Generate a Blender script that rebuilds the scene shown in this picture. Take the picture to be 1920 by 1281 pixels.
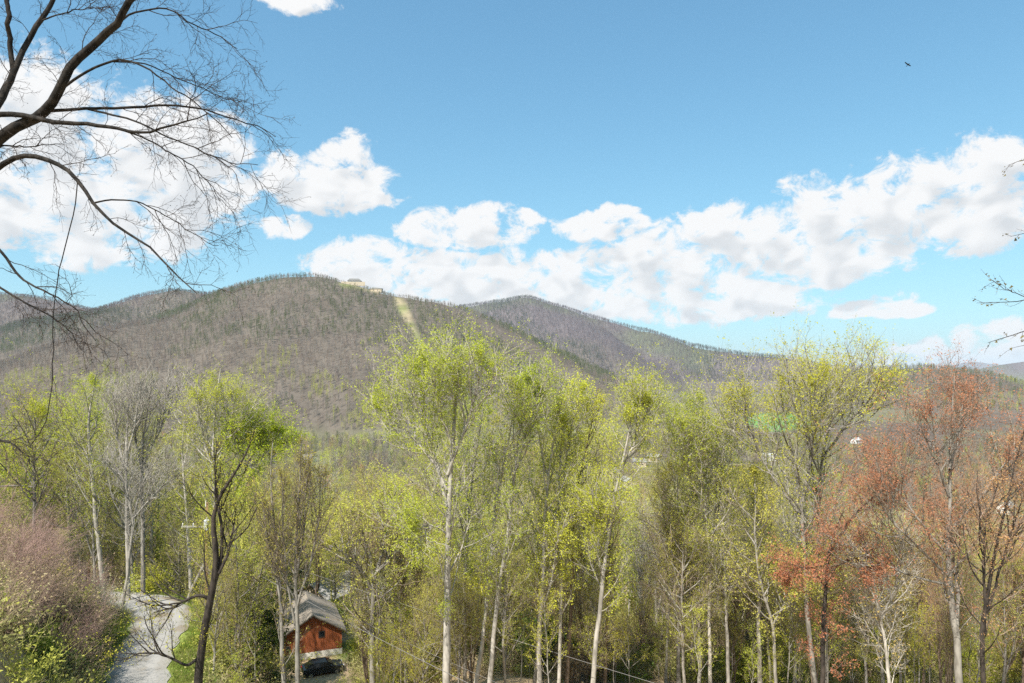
import bpy, math, random
import numpy as np
from mathutils import Vector

# ------------------------------------------------------------------ scene, camera, light
scene = bpy.context.scene
for o in list(bpy.data.objects):
    bpy.data.objects.remove(o)
COL = scene.collection
F = 1280.0            # focal length in pixels of the 1920 px wide photograph
HZ = 700.0            # horizon row in the photograph

cam = bpy.data.cameras.new('camera')
cam.sensor_width = 36.0
cam.lens = 36.0 * F / 1920.0
cam.shift_y = (HZ - 640.5) / 1920.0
cam.clip_start = 0.1
cam.clip_end = 120000.0
camo = bpy.data.objects.new('camera', cam)
camo.rotation_euler = (math.radians(90), 0, 0)
COL.objects.link(camo)
scene.camera = camo

SUN_AZ, SUN_EL = math.radians(214), math.radians(54)     # clockwise from the viewing direction
SUNV = Vector((math.sin(SUN_AZ) * math.cos(SUN_EL), math.cos(SUN_AZ) * math.cos(SUN_EL), math.sin(SUN_EL)))
sun = bpy.data.lights.new('sun', 'SUN')
sun.energy = 5.0
sun.angle = math.radians(0.53)
sun.color = (1.0, 0.955, 0.88)
suno = bpy.data.objects.new('sun', sun)
suno.rotation_euler = SUNV.to_track_quat('Z', 'Y').to_euler()
COL.objects.link(suno)

vs = scene.view_settings
vs.view_transform = 'Standard'
vs.look = 'None'
vs.gamma = 1.0
vs.use_curve_mapping = False
vs.exposure = 0.80
cy = scene.cycles
cy.max_bounces = 5
cy.diffuse_bounces = 2
cy.glossy_bounces = 1
cy.transmission_bounces = 3
cy.transparent_max_bounces = 6
cy.volume_bounces = 0
cy.caustics_reflective = False
cy.caustics_refractive = False
cy.sample_clamp_indirect = 6.0
cy.use_denoising = False
cy.adaptive_threshold = 0.004
cy.denoising_prefilter = 'ACCURATE'
scene.render.filter_size = 1.5


def PX(px, py, D):
    """photograph pixel at depth D (metres along the view) -> world point"""
    return np.array(((px - 960.0) / F * D, D, (HZ - py) / F * D))


# ------------------------------------------------------------------ node helpers
class NT:
    def __init__(self, tree):
        self.t = tree

    def new(self, kind, **kw):
        n = self.t.nodes.new(kind)
        for k, v in kw.items():
            setattr(n, k, v)
        return n

    def put(self, sock, v):
        if isinstance(v, bpy.types.NodeSocket):
            self.t.links.new(v, sock)
        else:
            sock.default_value = v

    def m(self, op, *a, clamp=False):
        n = self.new('ShaderNodeMath', operation=op, use_clamp=clamp)
        for i, v in enumerate(a):
            self.put(n.inputs[i], v)
        return n.outputs[0]

    def mix(self, fac, a, b, blend='MIX'):
        n = self.new('ShaderNodeMix', data_type='RGBA', blend_type=blend)
        self.put(n.inputs[0], fac)
        self.put(n.inputs[6], a if isinstance(a, bpy.types.NodeSocket) else (*a, 1.0)[:4])
        self.put(n.inputs[7], b if isinstance(b, bpy.types.NodeSocket) else (*b, 1.0)[:4])
        return n.outputs[2]

    def ss(self, x, lo, hi, to0=0.0, to1=1.0):
        n = self.new('ShaderNodeMapRange', interpolation_type='SMOOTHSTEP')
        self.put(n.inputs[0], x)
        for i, v in enumerate((lo, hi, to0, to1)):
            self.put(n.inputs[i + 1], v)
        return n.outputs[0]

    def noise(self, vec, scale, detail=4.0, rough=0.55, dist=0.0):
        n = self.new('ShaderNodeTexNoise')
        if vec is not None:
            self.put(n.inputs['Vector'], vec)
        n.inputs['Scale'].default_value = scale
        n.inputs['Detail'].default_value = detail
        n.inputs['Roughness'].default_value = rough
        n.inputs['Distortion'].default_value = dist
        return n.outputs[0]

    def vm(self, op, a, b=None):
        n = self.new('ShaderNodeVectorMath', operation=op)
        self.put(n.inputs[0], a)
        if b is not None:
            self.put(n.inputs[1], b)
        return n.outputs[0] if op not in ('LENGTH', 'DOT_PRODUCT') else n.outputs[1]


# ------------------------------------------------------------------ world: Nishita sky and cumulus
world = bpy.data.worlds.new('World')
scene.world = world
world.use_nodes = True
wt = world.node_tree
wt.nodes.clear()
W = NT(wt)
sky = W.new('ShaderNodeTexSky', sky_type='NISHITA')
sky.sun_disc = False
sky.sun_elevation = SUN_EL
sky.sun_rotation = SUN_AZ
sky.altitude = 900
sky.air_density = 1.0
sky.dust_density = 2.6
sky.ozone_density = 2.2

# cloud banks: centre px, centre py, half width, height above, depth below (photograph pixels)
CLOUDS = [
    (90, 330, 270, 225, 165), (330, 335, 185, 165, 125), (200, 420, 220, 90, 75),
    (560, 345, 90, 60, 65), (650, 345, 115, 85, 72), (540, 430, 60, 26, 22),
    (850, 440, 115, 48, 32), (920, 428, 100, 48, 34), (985, 412, 44, 24, 20), (1090, 432, 62, 30, 26), (1160, 424, 64, 38, 30),
    (690, 500, 120, 52, 60), (860, 520, 250, 62, 70), (1120, 545, 330, 88, 62), (1340, 565, 215, 46, 48), (1000, 560, 320, 60, 60),
    (1830, 375, 220, 125, 90), (1640, 400, 220, 100, 90), (1450, 440, 240, 72, 60), (1300, 455, 130, 50, 40), (1430, 500, 250, 60, 60),
    (1520, 512, 150, 60, 34), (1850, 430, 170, 60, 44), (2050, 350, 200, 110, 120),
    (1612, 582, 62, 24, 15), (1668, 574, 66, 38, 22), (1712, 580, 50, 20, 14), (1720, 678, 135, 48, 30), (1890, 648, 110, 46, 40), (2060, 640, 160, 60, 50),
    (555, -5, 100, 32, 30),
    (-250, 300, 220, 180, 120), (-420, 480, 200, 90, 60), (2350, 480, 260, 120, 70),
]
g = bpy.data.node_groups.new('cloud_field', 'ShaderNodeTree')
g.interface.new_socket('Azimuth', in_out='INPUT', socket_type='NodeSocketFloat')
g.interface.new_socket('Elevation', in_out='INPUT', socket_type='NodeSocketFloat')
g.interface.new_socket('Field', in_out='OUTPUT', socket_type='NodeSocketFloat')
G_ = NT(g)
gi, go = G_.new('NodeGroupInput'), G_.new('NodeGroupOutput')
acc = None
for (px, py, hw, up, dn) in CLOUDS:
    u, v = (px - 960) / F, (HZ - py) / F
    a0 = math.atan(u)
    e0 = math.atan(v * math.cos(a0))
    ca = math.cos(a0)
    ra, ru, rd = hw / F * ca * ca, up / F * ca, dn / F * ca
    da = G_.m('MULTIPLY_ADD', gi.outputs[0], 1.0 / ra, -a0 / ra)
    dv = G_.m('MAXIMUM', G_.m('MULTIPLY_ADD', gi.outputs[1], 1.0 / ru, -e0 / ru), G_.m('MULTIPLY_ADD', gi.outputs[1], -1.0 / rd, e0 / rd))
    q = G_.m('MULTIPLY_ADD', da, da, G_.m('MULTIPLY', dv, dv))
    acc = q if acc is None else G_.m('SMOOTH_MIN', acc, q, 0.2)
G_.put(go.inputs[0], G_.m('MAXIMUM', G_.m('SUBTRACT', 1.0, acc), -1.5))

tc = W.new('ShaderNodeTexCoord')
dirv = tc.outputs['Generated']
sep = W.new('ShaderNodeSeparateXYZ')
W.put(sep.inputs[0], dirv)
az = W.m('ARCTAN2', sep.outputs[0], sep.outputs[1])
el = W.m('ARCSINE', sep.outputs[2])
comb = W.new('ShaderNodeCombineXYZ')
W.put(comb.inputs[0], az)
W.put(comb.inputs[1], W.m('MULTIPLY', el, 1.35))
P0 = comb.outputs[0]
shift = W.vm('ADD', P0, (-0.010, 0.026, 0.0))
warp1 = W.m('SUBTRACT', W.noise(P0, 9.0, 2.0), 0.5)
warp2 = W.m('SUBTRACT', W.noise(W.vm('ADD', P0, (7.3, 1.1, 4.0)), 9.0, 2.0), 0.5)
azw = W.m('ADD', az, W.m('MULTIPLY', warp1, 0.10))
elw = W.m('ADD', el, W.m('MULTIPLY', warp2, 0.035))


def cloud_density(azs, els, vec, detail):
    gn = W.new('ShaderNodeGroup')
    gn.node_tree = g
    W.put(gn.inputs[0], azs)
    W.put(gn.inputs[1], els)
    base = gn.outputs[0]
    n1 = W.noise(vec, 19.0, detail, 0.66, 0.35)
    d = W.m('ADD', W.m('MINIMUM', base, 0.55), W.m('MULTIPLY', W.m('SUBTRACT', n1, 0.535), 2.8))
    # outside the view the same kind of broken cumulus goes on
    gen = W.noise(vec, 2.6, 2.0, 0.5)
    wide = W.m('MULTIPLY', W.ss(W.m('ABSOLUTE', az), 0.95, 1.25), W.ss(el, 1.25, 0.95))
    dg = W.m('ADD', W.m('MULTIPLY', W.m('SUBTRACT', gen, 0.56), 6.0), W.m('MULTIPLY', W.m('SUBTRACT', n1, 0.52), 1.5))
    dg = W.m('SUBTRACT', W.m('MULTIPLY', W.m('ADD', dg, 1.5), wide), 1.5)
    return W.m('MAXIMUM', d, dg)


d0 = cloud_density(azw, elw, P0, 8.0)
d1 = cloud_density(W.m('ADD', azw, -0.010), W.m('ADD', elw, 0.032), W.vm('ADD', P0, (-0.016, 0.040, 0.0)), 1.5)
alpha = W.ss(d0, -0.05, 0.42)
shade = W.ss(d1, 0.15, 0.85)
fine = W.noise(P0, 26.0, 4.0, 0.6)
shade = W.m('MULTIPLY', shade, W.ss(fine, 0.25, 0.7, 0.6, 1.0))
ccol = W.mix(shade, (0.82, 0.82, 0.82), (0.60, 0.625, 0.65))
# the camera's shoulder on the bright lower sky: c / (1 + k c)
skyc = W.vm('MULTIPLY', sky.outputs[0], (0.074, 0.126, 0.137))
skyc = W.vm('DIVIDE', W.vm('MULTIPLY', skyc, (1.30, 1.30, 1.30)), W.vm('ADD', W.vm('MULTIPLY', skyc, (0.95, 0.95, 0.95)), (1.0, 1.0, 1.0)))
bg_s = W.new('ShaderNodeBackground')
W.put(bg_s.inputs[0], skyc)
bg_s.inputs[1].default_value = 1.0
bg_c = W.new('ShaderNodeBackground')
W.put(bg_c.inputs[0], ccol)
bg_c.inputs[1].default_value = 0.68
mx = W.new('ShaderNodeMixShader')
W.put(mx.inputs[0], alpha)
W.put(mx.inputs[1], bg_s.outputs[0])
W.put(mx.inputs[2], bg_c.outputs[0])
wo = W.new('ShaderNodeOutputWorld')
W.put(wo.inputs[0], mx.outputs[0])
world.cycles.sampling_method = 'NONE'


# ------------------------------------------------------------------ object helpers
def tag(o, label=None, cat=None, group=None, kind=None):
    for k, v in (('label', label), ('category', cat), ('group', group), ('kind', kind)):
        if v:
            o[k] = v
    return o


def link(o, parent=None):
    COL.objects.link(o)
    if parent is not None:
        o.parent = parent
    return o


def empty(name, loc, rz=0.0):
    o = bpy.data.objects.new(name, None)
    o.location = loc
    o.rotation_euler = (0, 0, rz)
    o.empty_display_size = 0.3
    return link(o)


def mesh_np(name, V, faces, mats, midx=None, smooth=None):
    """faces: list of int arrays (k, n) with a common n each; midx: material index per array"""
    me = bpy.data.meshes.new(name)
    V = np.asarray(V, dtype=np.float32)
    me.vertices.add(len(V))
    me.vertices.foreach_set('co', V.ravel())
    loops, starts, tot, mi, sm = [], [], [], [], []
    off = 0
    for i, f in enumerate(faces):
        f = np.asarray(f, dtype=np.int32)
        if len(f) == 0:
            continue
        k, n = f.shape
        loops.append(f.ravel())
        starts.append(off + np.arange(k) * n)
        off += k * n
        mi.append(np.full(k, midx[i] if midx else 0))
        sm.append(np.full(k, bool(smooth[i]) if smooth else False))
    loops = np.concatenate(loops)
    starts = np.concatenate(starts)
    me.loops.add(len(loops))
    me.loops.foreach_set('vertex_index', loops.astype(np.int32))
    me.polygons.add(len(starts))
    me.polygons.foreach_set('loop_start', starts.astype(np.int32))
    me.polygons.foreach_set('material_index', np.concatenate(mi).astype(np.int32))
    me.polygons.foreach_set('use_smooth', np.concatenate(sm).astype(bool))
    for m in mats:
        me.materials.append(m)
    me.update(calc_edges=True)
    me.validate()
    return me


def obj(name, me, parent=None):
    return link(bpy.data.objects.new(name, me), parent)


class MB:
    """small mesh builder: boxes, prisms, tubes, lathes"""
    def __init__(self):
        self.V, self.Fc = [], []

    def add(self, verts, faces):
        o = len(self.V)
        self.V += [tuple(map(float, v)) for v in verts]
        self.Fc += [tuple(i + o for i in f) for f in faces]
        return self

    def box(self, x0, x1, y0, y1, z0, z1):
        v = [(x, y, z) for z in (z0, z1) for (x, y) in ((x0, y0), (x1, y0), (x1, y1), (x0, y1))]
        return self.add(v, [(3, 2, 1, 0), (4, 5, 6, 7), (0, 1, 5, 4), (1, 2, 6, 5), (2, 3, 7, 6), (3, 0, 4, 7)])

    def prism(self, poly, d, axis='y', o=0.0):
        """polygon in x,z extruded along y from o to o+d"""
        n = len(poly)
        if axis == 'y':
            v = [(x, o, z) for x, z in poly] + [(x, o + d, z) for x, z in poly]
        else:
            v = [(o, x, z) for x, z in poly] + [(o + d, x, z) for x, z in poly]
        f = [tuple(range(n)), tuple(range(2 * n - 1, n - 1, -1))]
        f += [(i, n + i, n + (i + 1) % n, (i + 1) % n) for i in range(n)]
        return self.add(v, f)

    def tube(self, pts, rad, k=8, cap=True):
        pts = [np.array(p, float) for p in pts]
        if not hasattr(rad, '__len__'):
            rad = [rad] * len(pts)
        rings = []
        for i, p in enumerate(pts):
            t = pts[min(i + 1, len(pts) - 1)] - pts[max(i - 1, 0)]
            t = t / (np.linalg.norm(t) + 1e-9)
            ref = np.array((0, 0, 1.0)) if abs(t[2]) < 0.9 else np.array((1.0, 0, 0))
            u = np.cross(t, ref)
            u /= np.linalg.norm(u)
            w = np.cross(t, u)
            rings.append([p + rad[i] * (math.cos(a) * u + math.sin(a) * w) for a in np.arange(k) * 2 * math.pi / k])
        v = [q for r in rings for q in r]
        f = []
        for i in range(len(pts) - 1):
            for j in range(k):
                a, b = i * k + j, i * k + (j + 1) % k
                f.append((a, b, b + k, a + k))
        if cap:
            f.append(tuple(range(k - 1, -1, -1)))
            f.append(tuple((len(pts) - 1) * k + j for j in range(k)))
        return self.add(v, f)

    def build(self, name, mat, parent=None, smooth=False):
        me = bpy.data.meshes.new(name)
        me.from_pydata(self.V, [], self.Fc)
        me.materials.append(mat)
        import bmesh
        bm = bmesh.new()
        bm.from_mesh(me)
        bmesh.ops.recalc_face_normals(bm, faces=bm.faces)
        bm.to_mesh(me)
        bm.free()
        if smooth:
            for p in me.polygons:
                p.use_smooth = True
        me.update()
        return obj(name, me, parent)


def material(name):
    m = bpy.data.materials.new(name)
    m.use_nodes = True
    m.node_tree.nodes.clear()
    t = NT(m.node_tree)
    out = t.new('ShaderNodeOutputMaterial')
    return m, t, out


def principled(name, c0, c1=None, scale=4.0, rough=0.8, stretch=(1, 1, 1), bump=0.0, spec=0.2, detail=5.0, jitter=0.0, metal=0.0):
    m, t, out = material(name)
    b = t.new('ShaderNodeBsdfPrincipled')
    b.inputs['Roughness'].default_value = rough
    b.inputs['Specular IOR Level'].default_value = spec
    b.inputs['Metallic'].default_value = metal
    tcn = t.new('ShaderNodeTexCoord')
    mp = t.new('ShaderNodeMapping')
    mp.inputs['Scale'].default_value = stretch
    t.put(mp.inputs[0], tcn.outputs['Object'])
    col = (*c0, 1.0)
    if c1 is not None:
        n = t.noise(mp.outputs[0], scale, detail, 0.6)
        col = t.mix(t.ss(n, 0.34, 0.66), c0, c1)
        if bump:
            bp = t.new('ShaderNodeBump')
            bp.inputs['Strength'].default_value = bump
            bp.inputs['Distance'].default_value = 0.03
            t.put(bp.inputs['Height'], n)
            t.put(b.inputs['Normal'], bp.outputs[0])
    if jitter:
        oi = t.new('ShaderNodeObjectInfo')
        k = t.m('ADD', 1.0 - jitter, t.m('MULTIPLY', oi.outputs['Random'], 2 * jitter))
        hs = t.new('ShaderNodeHueSaturation')
        t.put(hs.inputs['Value'], k)
        t.put(hs.inputs['Color'], col)
        col = hs.outputs[0]
    t.put(b.inputs['Base Color'], col)
    t.put(out.inputs[0], b.outputs[0])
    return m


def leafmat(name, c0, c1, trans=0.4, hue=0.02, tint=None):
    """leaf: diffuse front with some light coming through; varied leaf by leaf and tree by tree"""
    m, t, out = material(name)
    ge = t.new('ShaderNodeNewGeometry')
    oi = t.new('ShaderNodeObjectInfo')
    col = t.mix(ge.outputs['Random Per Island'], c0, c1)
    if tint:
        at = t.new('ShaderNodeAttribute', attribute_type='INSTANCER', attribute_name='tint')
        col = t.mix(1.0, at.outputs['Color'], col, 'MULTIPLY')
    hs = t.new('ShaderNodeHueSaturation')
    t.put(hs.inputs['Hue'], t.m('ADD', 0.5 - hue, t.m('MULTIPLY', oi.outputs['Random'], 2 * hue)))
    t.put(hs.inputs['Value'], t.m('ADD', 0.82, t.m('MULTIPLY', t.m('FRACT', t.m('MULTIPLY', oi.outputs['Random'], 7.31)), 0.36)))
    t.put(hs.inputs['Color'], col)
    di = t.new('ShaderNodeBsdfDiffuse')
    tr = t.new('ShaderNodeBsdfTranslucent')
    t.put(di.inputs[0], hs.outputs[0])
    t.put(tr.inputs[0], hs.outputs[0])
    mxs = t.new('ShaderNodeMixShader')
    mxs.inputs[0].default_value = trans
    t.put(mxs.inputs[1], di.outputs[0])
    t.put(mxs.inputs[2], tr.outputs[0])
    t.put(out.inputs[0], mxs.outputs[0])
    return m


def simple_tint(name, base):
    """wood of the far trees: colour comes with each tree"""
    m, t, out = material(name)
    at = t.new('ShaderNodeAttribute', attribute_type='INSTANCER', attribute_name='tint')
    ge = t.new('ShaderNodeNewGeometry')
    c = t.mix(1.0, at.outputs['Color'], t.mix(ge.outputs['Random Per Island'], tuple(b * 0.7 for b in base), tuple(b * 1.3 for b in base)), 'MULTIPLY')
    di = t.new('ShaderNodeBsdfDiffuse')
    t.put(di.inputs[0], c)
    t.put(out.inputs[0], di.outputs[0])
    return m


# ------------------------------------------------------------------ numpy noise
def vnoise(x, y, scale, seed=0, octaves=3):
    x = np.asarray(x, float) / scale
    y = np.asarray(y, float) / scale
    tot, amp, norm = 0.0, 1.0, 0.0
    for o in range(octaves):
        xi, yi = np.floor(x), np.floor(y)
        fx, fy = x - xi, y - yi
        fx, fy = fx * fx * (3 - 2 * fx), fy * fy * (3 - 2 * fy)

        def h(a, b):
            s = np.sin(a * 127.1 + b * 311.7 + seed * 74.7 + o * 19.19) * 43758.5453
            return s - np.floor(s)
        v = (h(xi, yi) * (1 - fx) + h(xi + 1, yi) * fx) * (1 - fy) + (h(xi, yi + 1) * (1 - fx) + h(xi + 1, yi + 1) * fx) * fy
        tot = tot + amp * v
        norm += amp
        amp *= 0.5
        x, y = x * 2.03 + 17.1, y * 2.03 + 5.7
    return tot / norm


def sstep(x, a, b):
    t = np.clip((x - a) / (b - a), 0, 1)
    return t * t * (3 - 2 * t)


def smax(a, b, k):
    h = np.clip(0.5 + 0.5 * (a - b) / k, 0, 1)
    return b * (1 - h) + a * h + k * h * (1 - h)


# ------------------------------------------------------------------ terrain
ROAD = np.array([PX(262, 1340, 41.5), PX(252, 1281, 46), PX(270, 1225, 51), PX(298, 1180, 56), PX(308, 1152, 60.5),
                 PX(282, 1133, 64), PX(225, 1124, 67), PX(140, 1120, 69.5), PX(40, 1116, 72)])
ROAD = np.vstack([PX(300, 1560, 30.5), PX(278, 1430, 36.0), ROAD])
HOUSE_L, HOUSE_R = PX(530, 1243, 78.0), PX(641, 1226, 80.5)
PAD_Z = HOUSE_L[2]
HOLLOW = np.array([(-24.5, 90.0, PAD_Z - 0.4), (-23.2, 82.0, PAD_Z), (-22.2, 78.0, PAD_Z), (-20.4, 73.5, -32.3), (-17.8, 65.0, -31.0), (-14.0, 54.0, -28.2), (-8.0, 40.0, -23.0)])


def poly_dist(x, y, pts):
    """distance to a 3-D polyline in plan and the z there"""
    best = np.full(np.shape(x), 1e9)
    bz = np.zeros(np.shape(x))
    bs = np.zeros(np.shape(x))
    s0 = 0.0
    for a, b in zip(pts[:-1], pts[1:]):
        d = b[:2] - a[:2]
        L2 = float(d @ d)
        t = np.clip(((x - a[0]) * d[0] + (y - a[1]) * d[1]) / L2, 0, 1)
        dd = np.hypot(x - a[0] - t * d[0], y - a[1] - t * d[1])
        up = dd < best
        best = np.where(up, dd, best)
        bz = np.where(up, a[2] + t * (b[2] - a[2]), bz)
        bs = np.where(up, s0 + t * math.sqrt(L2), bs)
        s0 += math.sqrt(L2)
    return best, bz, bs


def ridge(pts, low):
    r = np.array([PX(*p) for p in pts])
    r[:, 2] -= low
    return r


# crest lines read from the photograph: px, py, distance; the last number is the height of the wood on them
RIDGES = [
    (ridge([(250, 640, 1900), (380, 572, 1780), (440, 545, 1650), (500, 524, 1560), (545, 515, 1500), (590, 513, 1480), (640, 525, 1470),
            (700, 544, 1460), (750, 551, 1450), (800, 560, 1430), (850, 584, 1390), (900, 610, 1330), (960, 652, 1260),
            (1030, 695, 1180), (1110, 728, 1100), (1220, 765, 1000)], 7.0), 0.42, 38.0, 1),
    (ridge([(-300, 560, 2900), (-120, 548, 2800), (0, 547, 2700), (60, 553, 2650), (120, 568, 2600), (195, 581, 2550), (260, 566, 2450), (300, 548, 2400),
            (335, 541, 2350), (395, 549, 2300), (440, 542, 2300), (520, 530, 2400)], 7.0), 0.36, 36.0, 2),
    (ridge([(760, 600, 4100), (870, 573, 3900), (940, 563, 3800), (985, 555, 3750), (1035, 570, 3700), (1100, 590, 3650), (1200, 616, 3500),
            (1300, 646, 3350), (1400, 663, 3250), (1480, 669, 3150), (1560, 686, 3050), (1640, 694, 2950), (1720, 715, 2850)], 8.0), 0.40, 42.0, 3),
    (ridge([(1540, 735, 1750), (1620, 696, 1650), (1680, 686, 1600), (1720, 684, 1580), (1790, 688, 1550), (1840, 708, 1480), (1890, 738, 1400), (1960, 780, 1300)], 8.0), 0.34, 8.0, 4),
    (ridge([(1690, 706, 7000), (1770, 686, 6600), (1830, 692, 6300), (1880, 684, 6200), (1920, 675, 6100), (2050, 655, 6000), (2300, 640, 5800)], 5.0), 0.25, 30.0, 5),
    (ridge([(1380, 705, 19000), (1560, 690, 18500), (1610, 679, 18000), (1660, 689, 18000), (1740, 694, 18000), (1790, 687, 18000), (1830, 677, 18000), (1890, 684, 18000),
            (1990, 676, 17500), (2200, 660, 17000)], 0.0), 0.20, 60.0, 6),
    # spurs that stand out from the main mountain on its left
    (ridge([(300, 640, 1500), (200, 672, 1350), (120, 705, 1200), (20, 740, 1050)], 8.0), 0.34, 10.0, 7),
    (ridge([(520, 530, 1540), (470, 610, 1330), (430, 690, 1120), (400, 750, 950)], 9.0), 0.42, 8.0, 8),
    (ridge([(-260, 640, 1500), (-100, 660, 1400), (30, 690, 1300), (110, 720, 1200)], 8.0), 0.34, 8.0, 9),
]


def road_x(y):
    yy = ROAD[:, 1]
    xx = ROAD[:, 0]
    return np.interp(y, yy[:9], xx[:9])


def height(x, y):
    x = np.asarray(x, float)
    y = np.asarray(y, float)
    zn = -9.0 - 0.30 * y - 0.10 * np.clip(x, -75, 0) - 0.02 * np.clip(x, 0, 150)
    zn = zn + (vnoise(x, y, 14.0, 3) - 0.5) * 1.8 * sstep(np.hypot(x, y), 8, 40)
    bank = 0.62 * np.clip(road_x(y) - 2.6 - x, 0, 13) * sstep(y, 72, 60) * sstep(y, 4, 26)
    zn = zn + bank
    zn = np.minimum(zn, 40.0)
    dr, zr, _ = poly_dist(x, y, ROAD)
    w = sstep(dr, 6.5, 2.3)
    zn = zn * (1 - w) + (zr - 0.05) * w
    dh, zh, _ = poly_dist(x, y, HOLLOW)
    w = sstep(dh, 11.0, 4.6)
    zn = zn * (1 - w) + np.minimum(zh, zn + 1.0) * w
    zv = -84.0 + (vnoise(x, y, 160.0, 5) - 0.5) * 14.0
    z = smax(zn, zv, 10.0)
    for pts, slope, gul, seed in RIDGES:
        zz = np.full(x.shape, -1e4)
        dmin = np.full(x.shape, 1e9)
        for a, b in zip(pts[:-1], pts[1:]):
            dv = b[:2] - a[:2]
            t = np.clip(((x - a[0]) * dv[0] + (y - a[1]) * dv[1]) / float(dv @ dv), 0, 1)
            d = np.hypot(x - a[0] - t * dv[0], y - a[1] - t * dv[1])
            zz = np.maximum(zz, a[2] + t * (b[2] - a[2]) - slope * (np.sqrt(d * d + 1600.0) - 40.0))
            dmin = np.minimum(dmin, d)
        zz = zz + (vnoise(x + y * 0.12, y * 0.4, gul * 6.0, seed, 3) - 0.74) * 2.2 * gul * sstep(dmin, 10, 240)
        z = smax(z, zz, 12.0)
    return z


def h1(x, y):
    return float(height(np.array([x]), np.array([y]))[0])


HC = [(px, py, D, r) for px, py, D, r in ()]


def zone_color(x, y, z):
    """base colour of the ground: leaf litter, grass, meadow, cleared strip"""
    n1 = vnoise(x, y, 9.0, 11)
    n2 = vnoise(x, y, 40.0, 12)
    r = np.hypot(x, y)
    litter = np.array((0.33, 0.235, 0.14))
    litter2 = np.array((0.44, 0.34, 0.21))
    grass = np.array((0.155, 0.20, 0.035))
    c = litter + (litter2 - litter) * n1[:, None]
    wg = sstep(n2 * 0.6 + n1 * 0.4, 0.52, 0.62) * 0.75
    c = c * (1 - wg[:, None]) + grass * wg[:, None]
    # forest floor on the mountains: grey brown
    far = sstep(r, 380, 650)[:, None]
    mt = np.array((0.115, 0.096, 0.078)) * (0.8 + 0.4 * n2[:, None])
    c = c * (1 - far) + mt * far
    # valley meadows
    w = sstep(z, -68, -76) * sstep(vnoise(x, y, 120.0, 21), 0.48, 0.56) * sstep(r, 250, 420) * 0.3
    mead = np.array((0.20, 0.22, 0.095))
    c = c * (1 - w[:, None]) + mead * w[:, None]
    px = 960 + F * x / np.maximum(y, 1)
    w = sstep(np.hypot((px - 1455) / 75, (r - 1290) / 260), 1.0, 0.8)
    c = c * (1 - w[:, None]) + np.array((0.13, 0.26, 0.08)) * w[:, None]
    # far fields on the right hills
    w = sstep(r, 4500, 5500) * sstep(vnoise(x, y, 700.0, 31), 0.5, 0.6) * sstep(z, 30, -60)
    c = c * (1 - w[:, None]) + np.array((0.15, 0.22, 0.07)) * w[:, None]
    # blue-green far ranges
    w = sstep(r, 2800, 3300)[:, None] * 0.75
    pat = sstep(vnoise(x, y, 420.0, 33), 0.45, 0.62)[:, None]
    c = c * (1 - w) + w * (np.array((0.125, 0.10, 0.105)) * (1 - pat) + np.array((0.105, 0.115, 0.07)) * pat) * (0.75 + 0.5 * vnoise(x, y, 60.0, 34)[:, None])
    # cleared strip below the summit
    w = strip_mask(x, y)
    n3 = vnoise(x, y, 22.0, 41)[:, None]
    n3 = sstep(n3, 0.3, 0.7)
    sc = np.array((0.29, 0.235, 0.15)) * n3 + np.array((0.165, 0.175, 0.07)) * (1 - n3)
    c = c * (1 - w[:, None]) + sc * w[:, None]
    # verge of the gravel lane and the yard by the house
    dr, _, _ = poly_dist(x, y, ROAD)
    w = sstep(dr, 5.4, 3.2) * 0.9
    c = c * (1 - w[:, None]) + np.array((0.20, 0.255, 0.055)) * w[:, None]
    w = sstep(np.hypot(x + 15.5, y - 82.0), 6.5, 3.5)
    c = c * (1 - w[:, None]) + np.array((0.15, 0.30, 0.03)) * w[:, None]
    return c


STRIP = np.array([PX(736, 560, 1448), PX(748, 590, 1400), PX(758, 620, 1330), PX(768, 655, 1250), PX(785, 700, 1150), PX(800, 750, 1020)])


def strip_mask(x, y):
    d, _, s = poly_dist(x, y, STRIP)
    wid = 3.5 + 5.5 * sstep(s, 0, 80) - 5.0 * sstep(s, 130, 260) + (vnoise(x, y, 14.0, 44) - 0.5) * 11.0
    m = sstep(d, wid + 5, wid - 3) * (s > 0.1)
    # the graded shelf at the top with its banks
    px = 960 + F * x / np.maximum(y, 1)
    m2 = sstep(np.abs(px - 672), 44, 30) * sstep(np.abs(np.hypot(x, y) - 1478), 34, 20)
    return np.maximum(m, m2)


# polar sheet round the camera, finer where the camera looks
ang = np.concatenate([np.arange(-180, -46, 6.0), np.arange(-46, 46.01, 0.34), np.arange(52, 180, 6.0)])
ang = np.radians(ang)
rad = 1.5 * 1.0275 ** np.arange(0, 362)
rad = np.concatenate([[0.05], rad])
AA, RR = np.meshgrid(ang, rad)
gx, gy = (np.sin(AA) * RR).ravel(), (np.cos(AA) * RR).ravel()
gz = height(gx, gy)
gc = zone_color(gx, gy, gz)
NC, NR = len(ang), len(rad)


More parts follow.
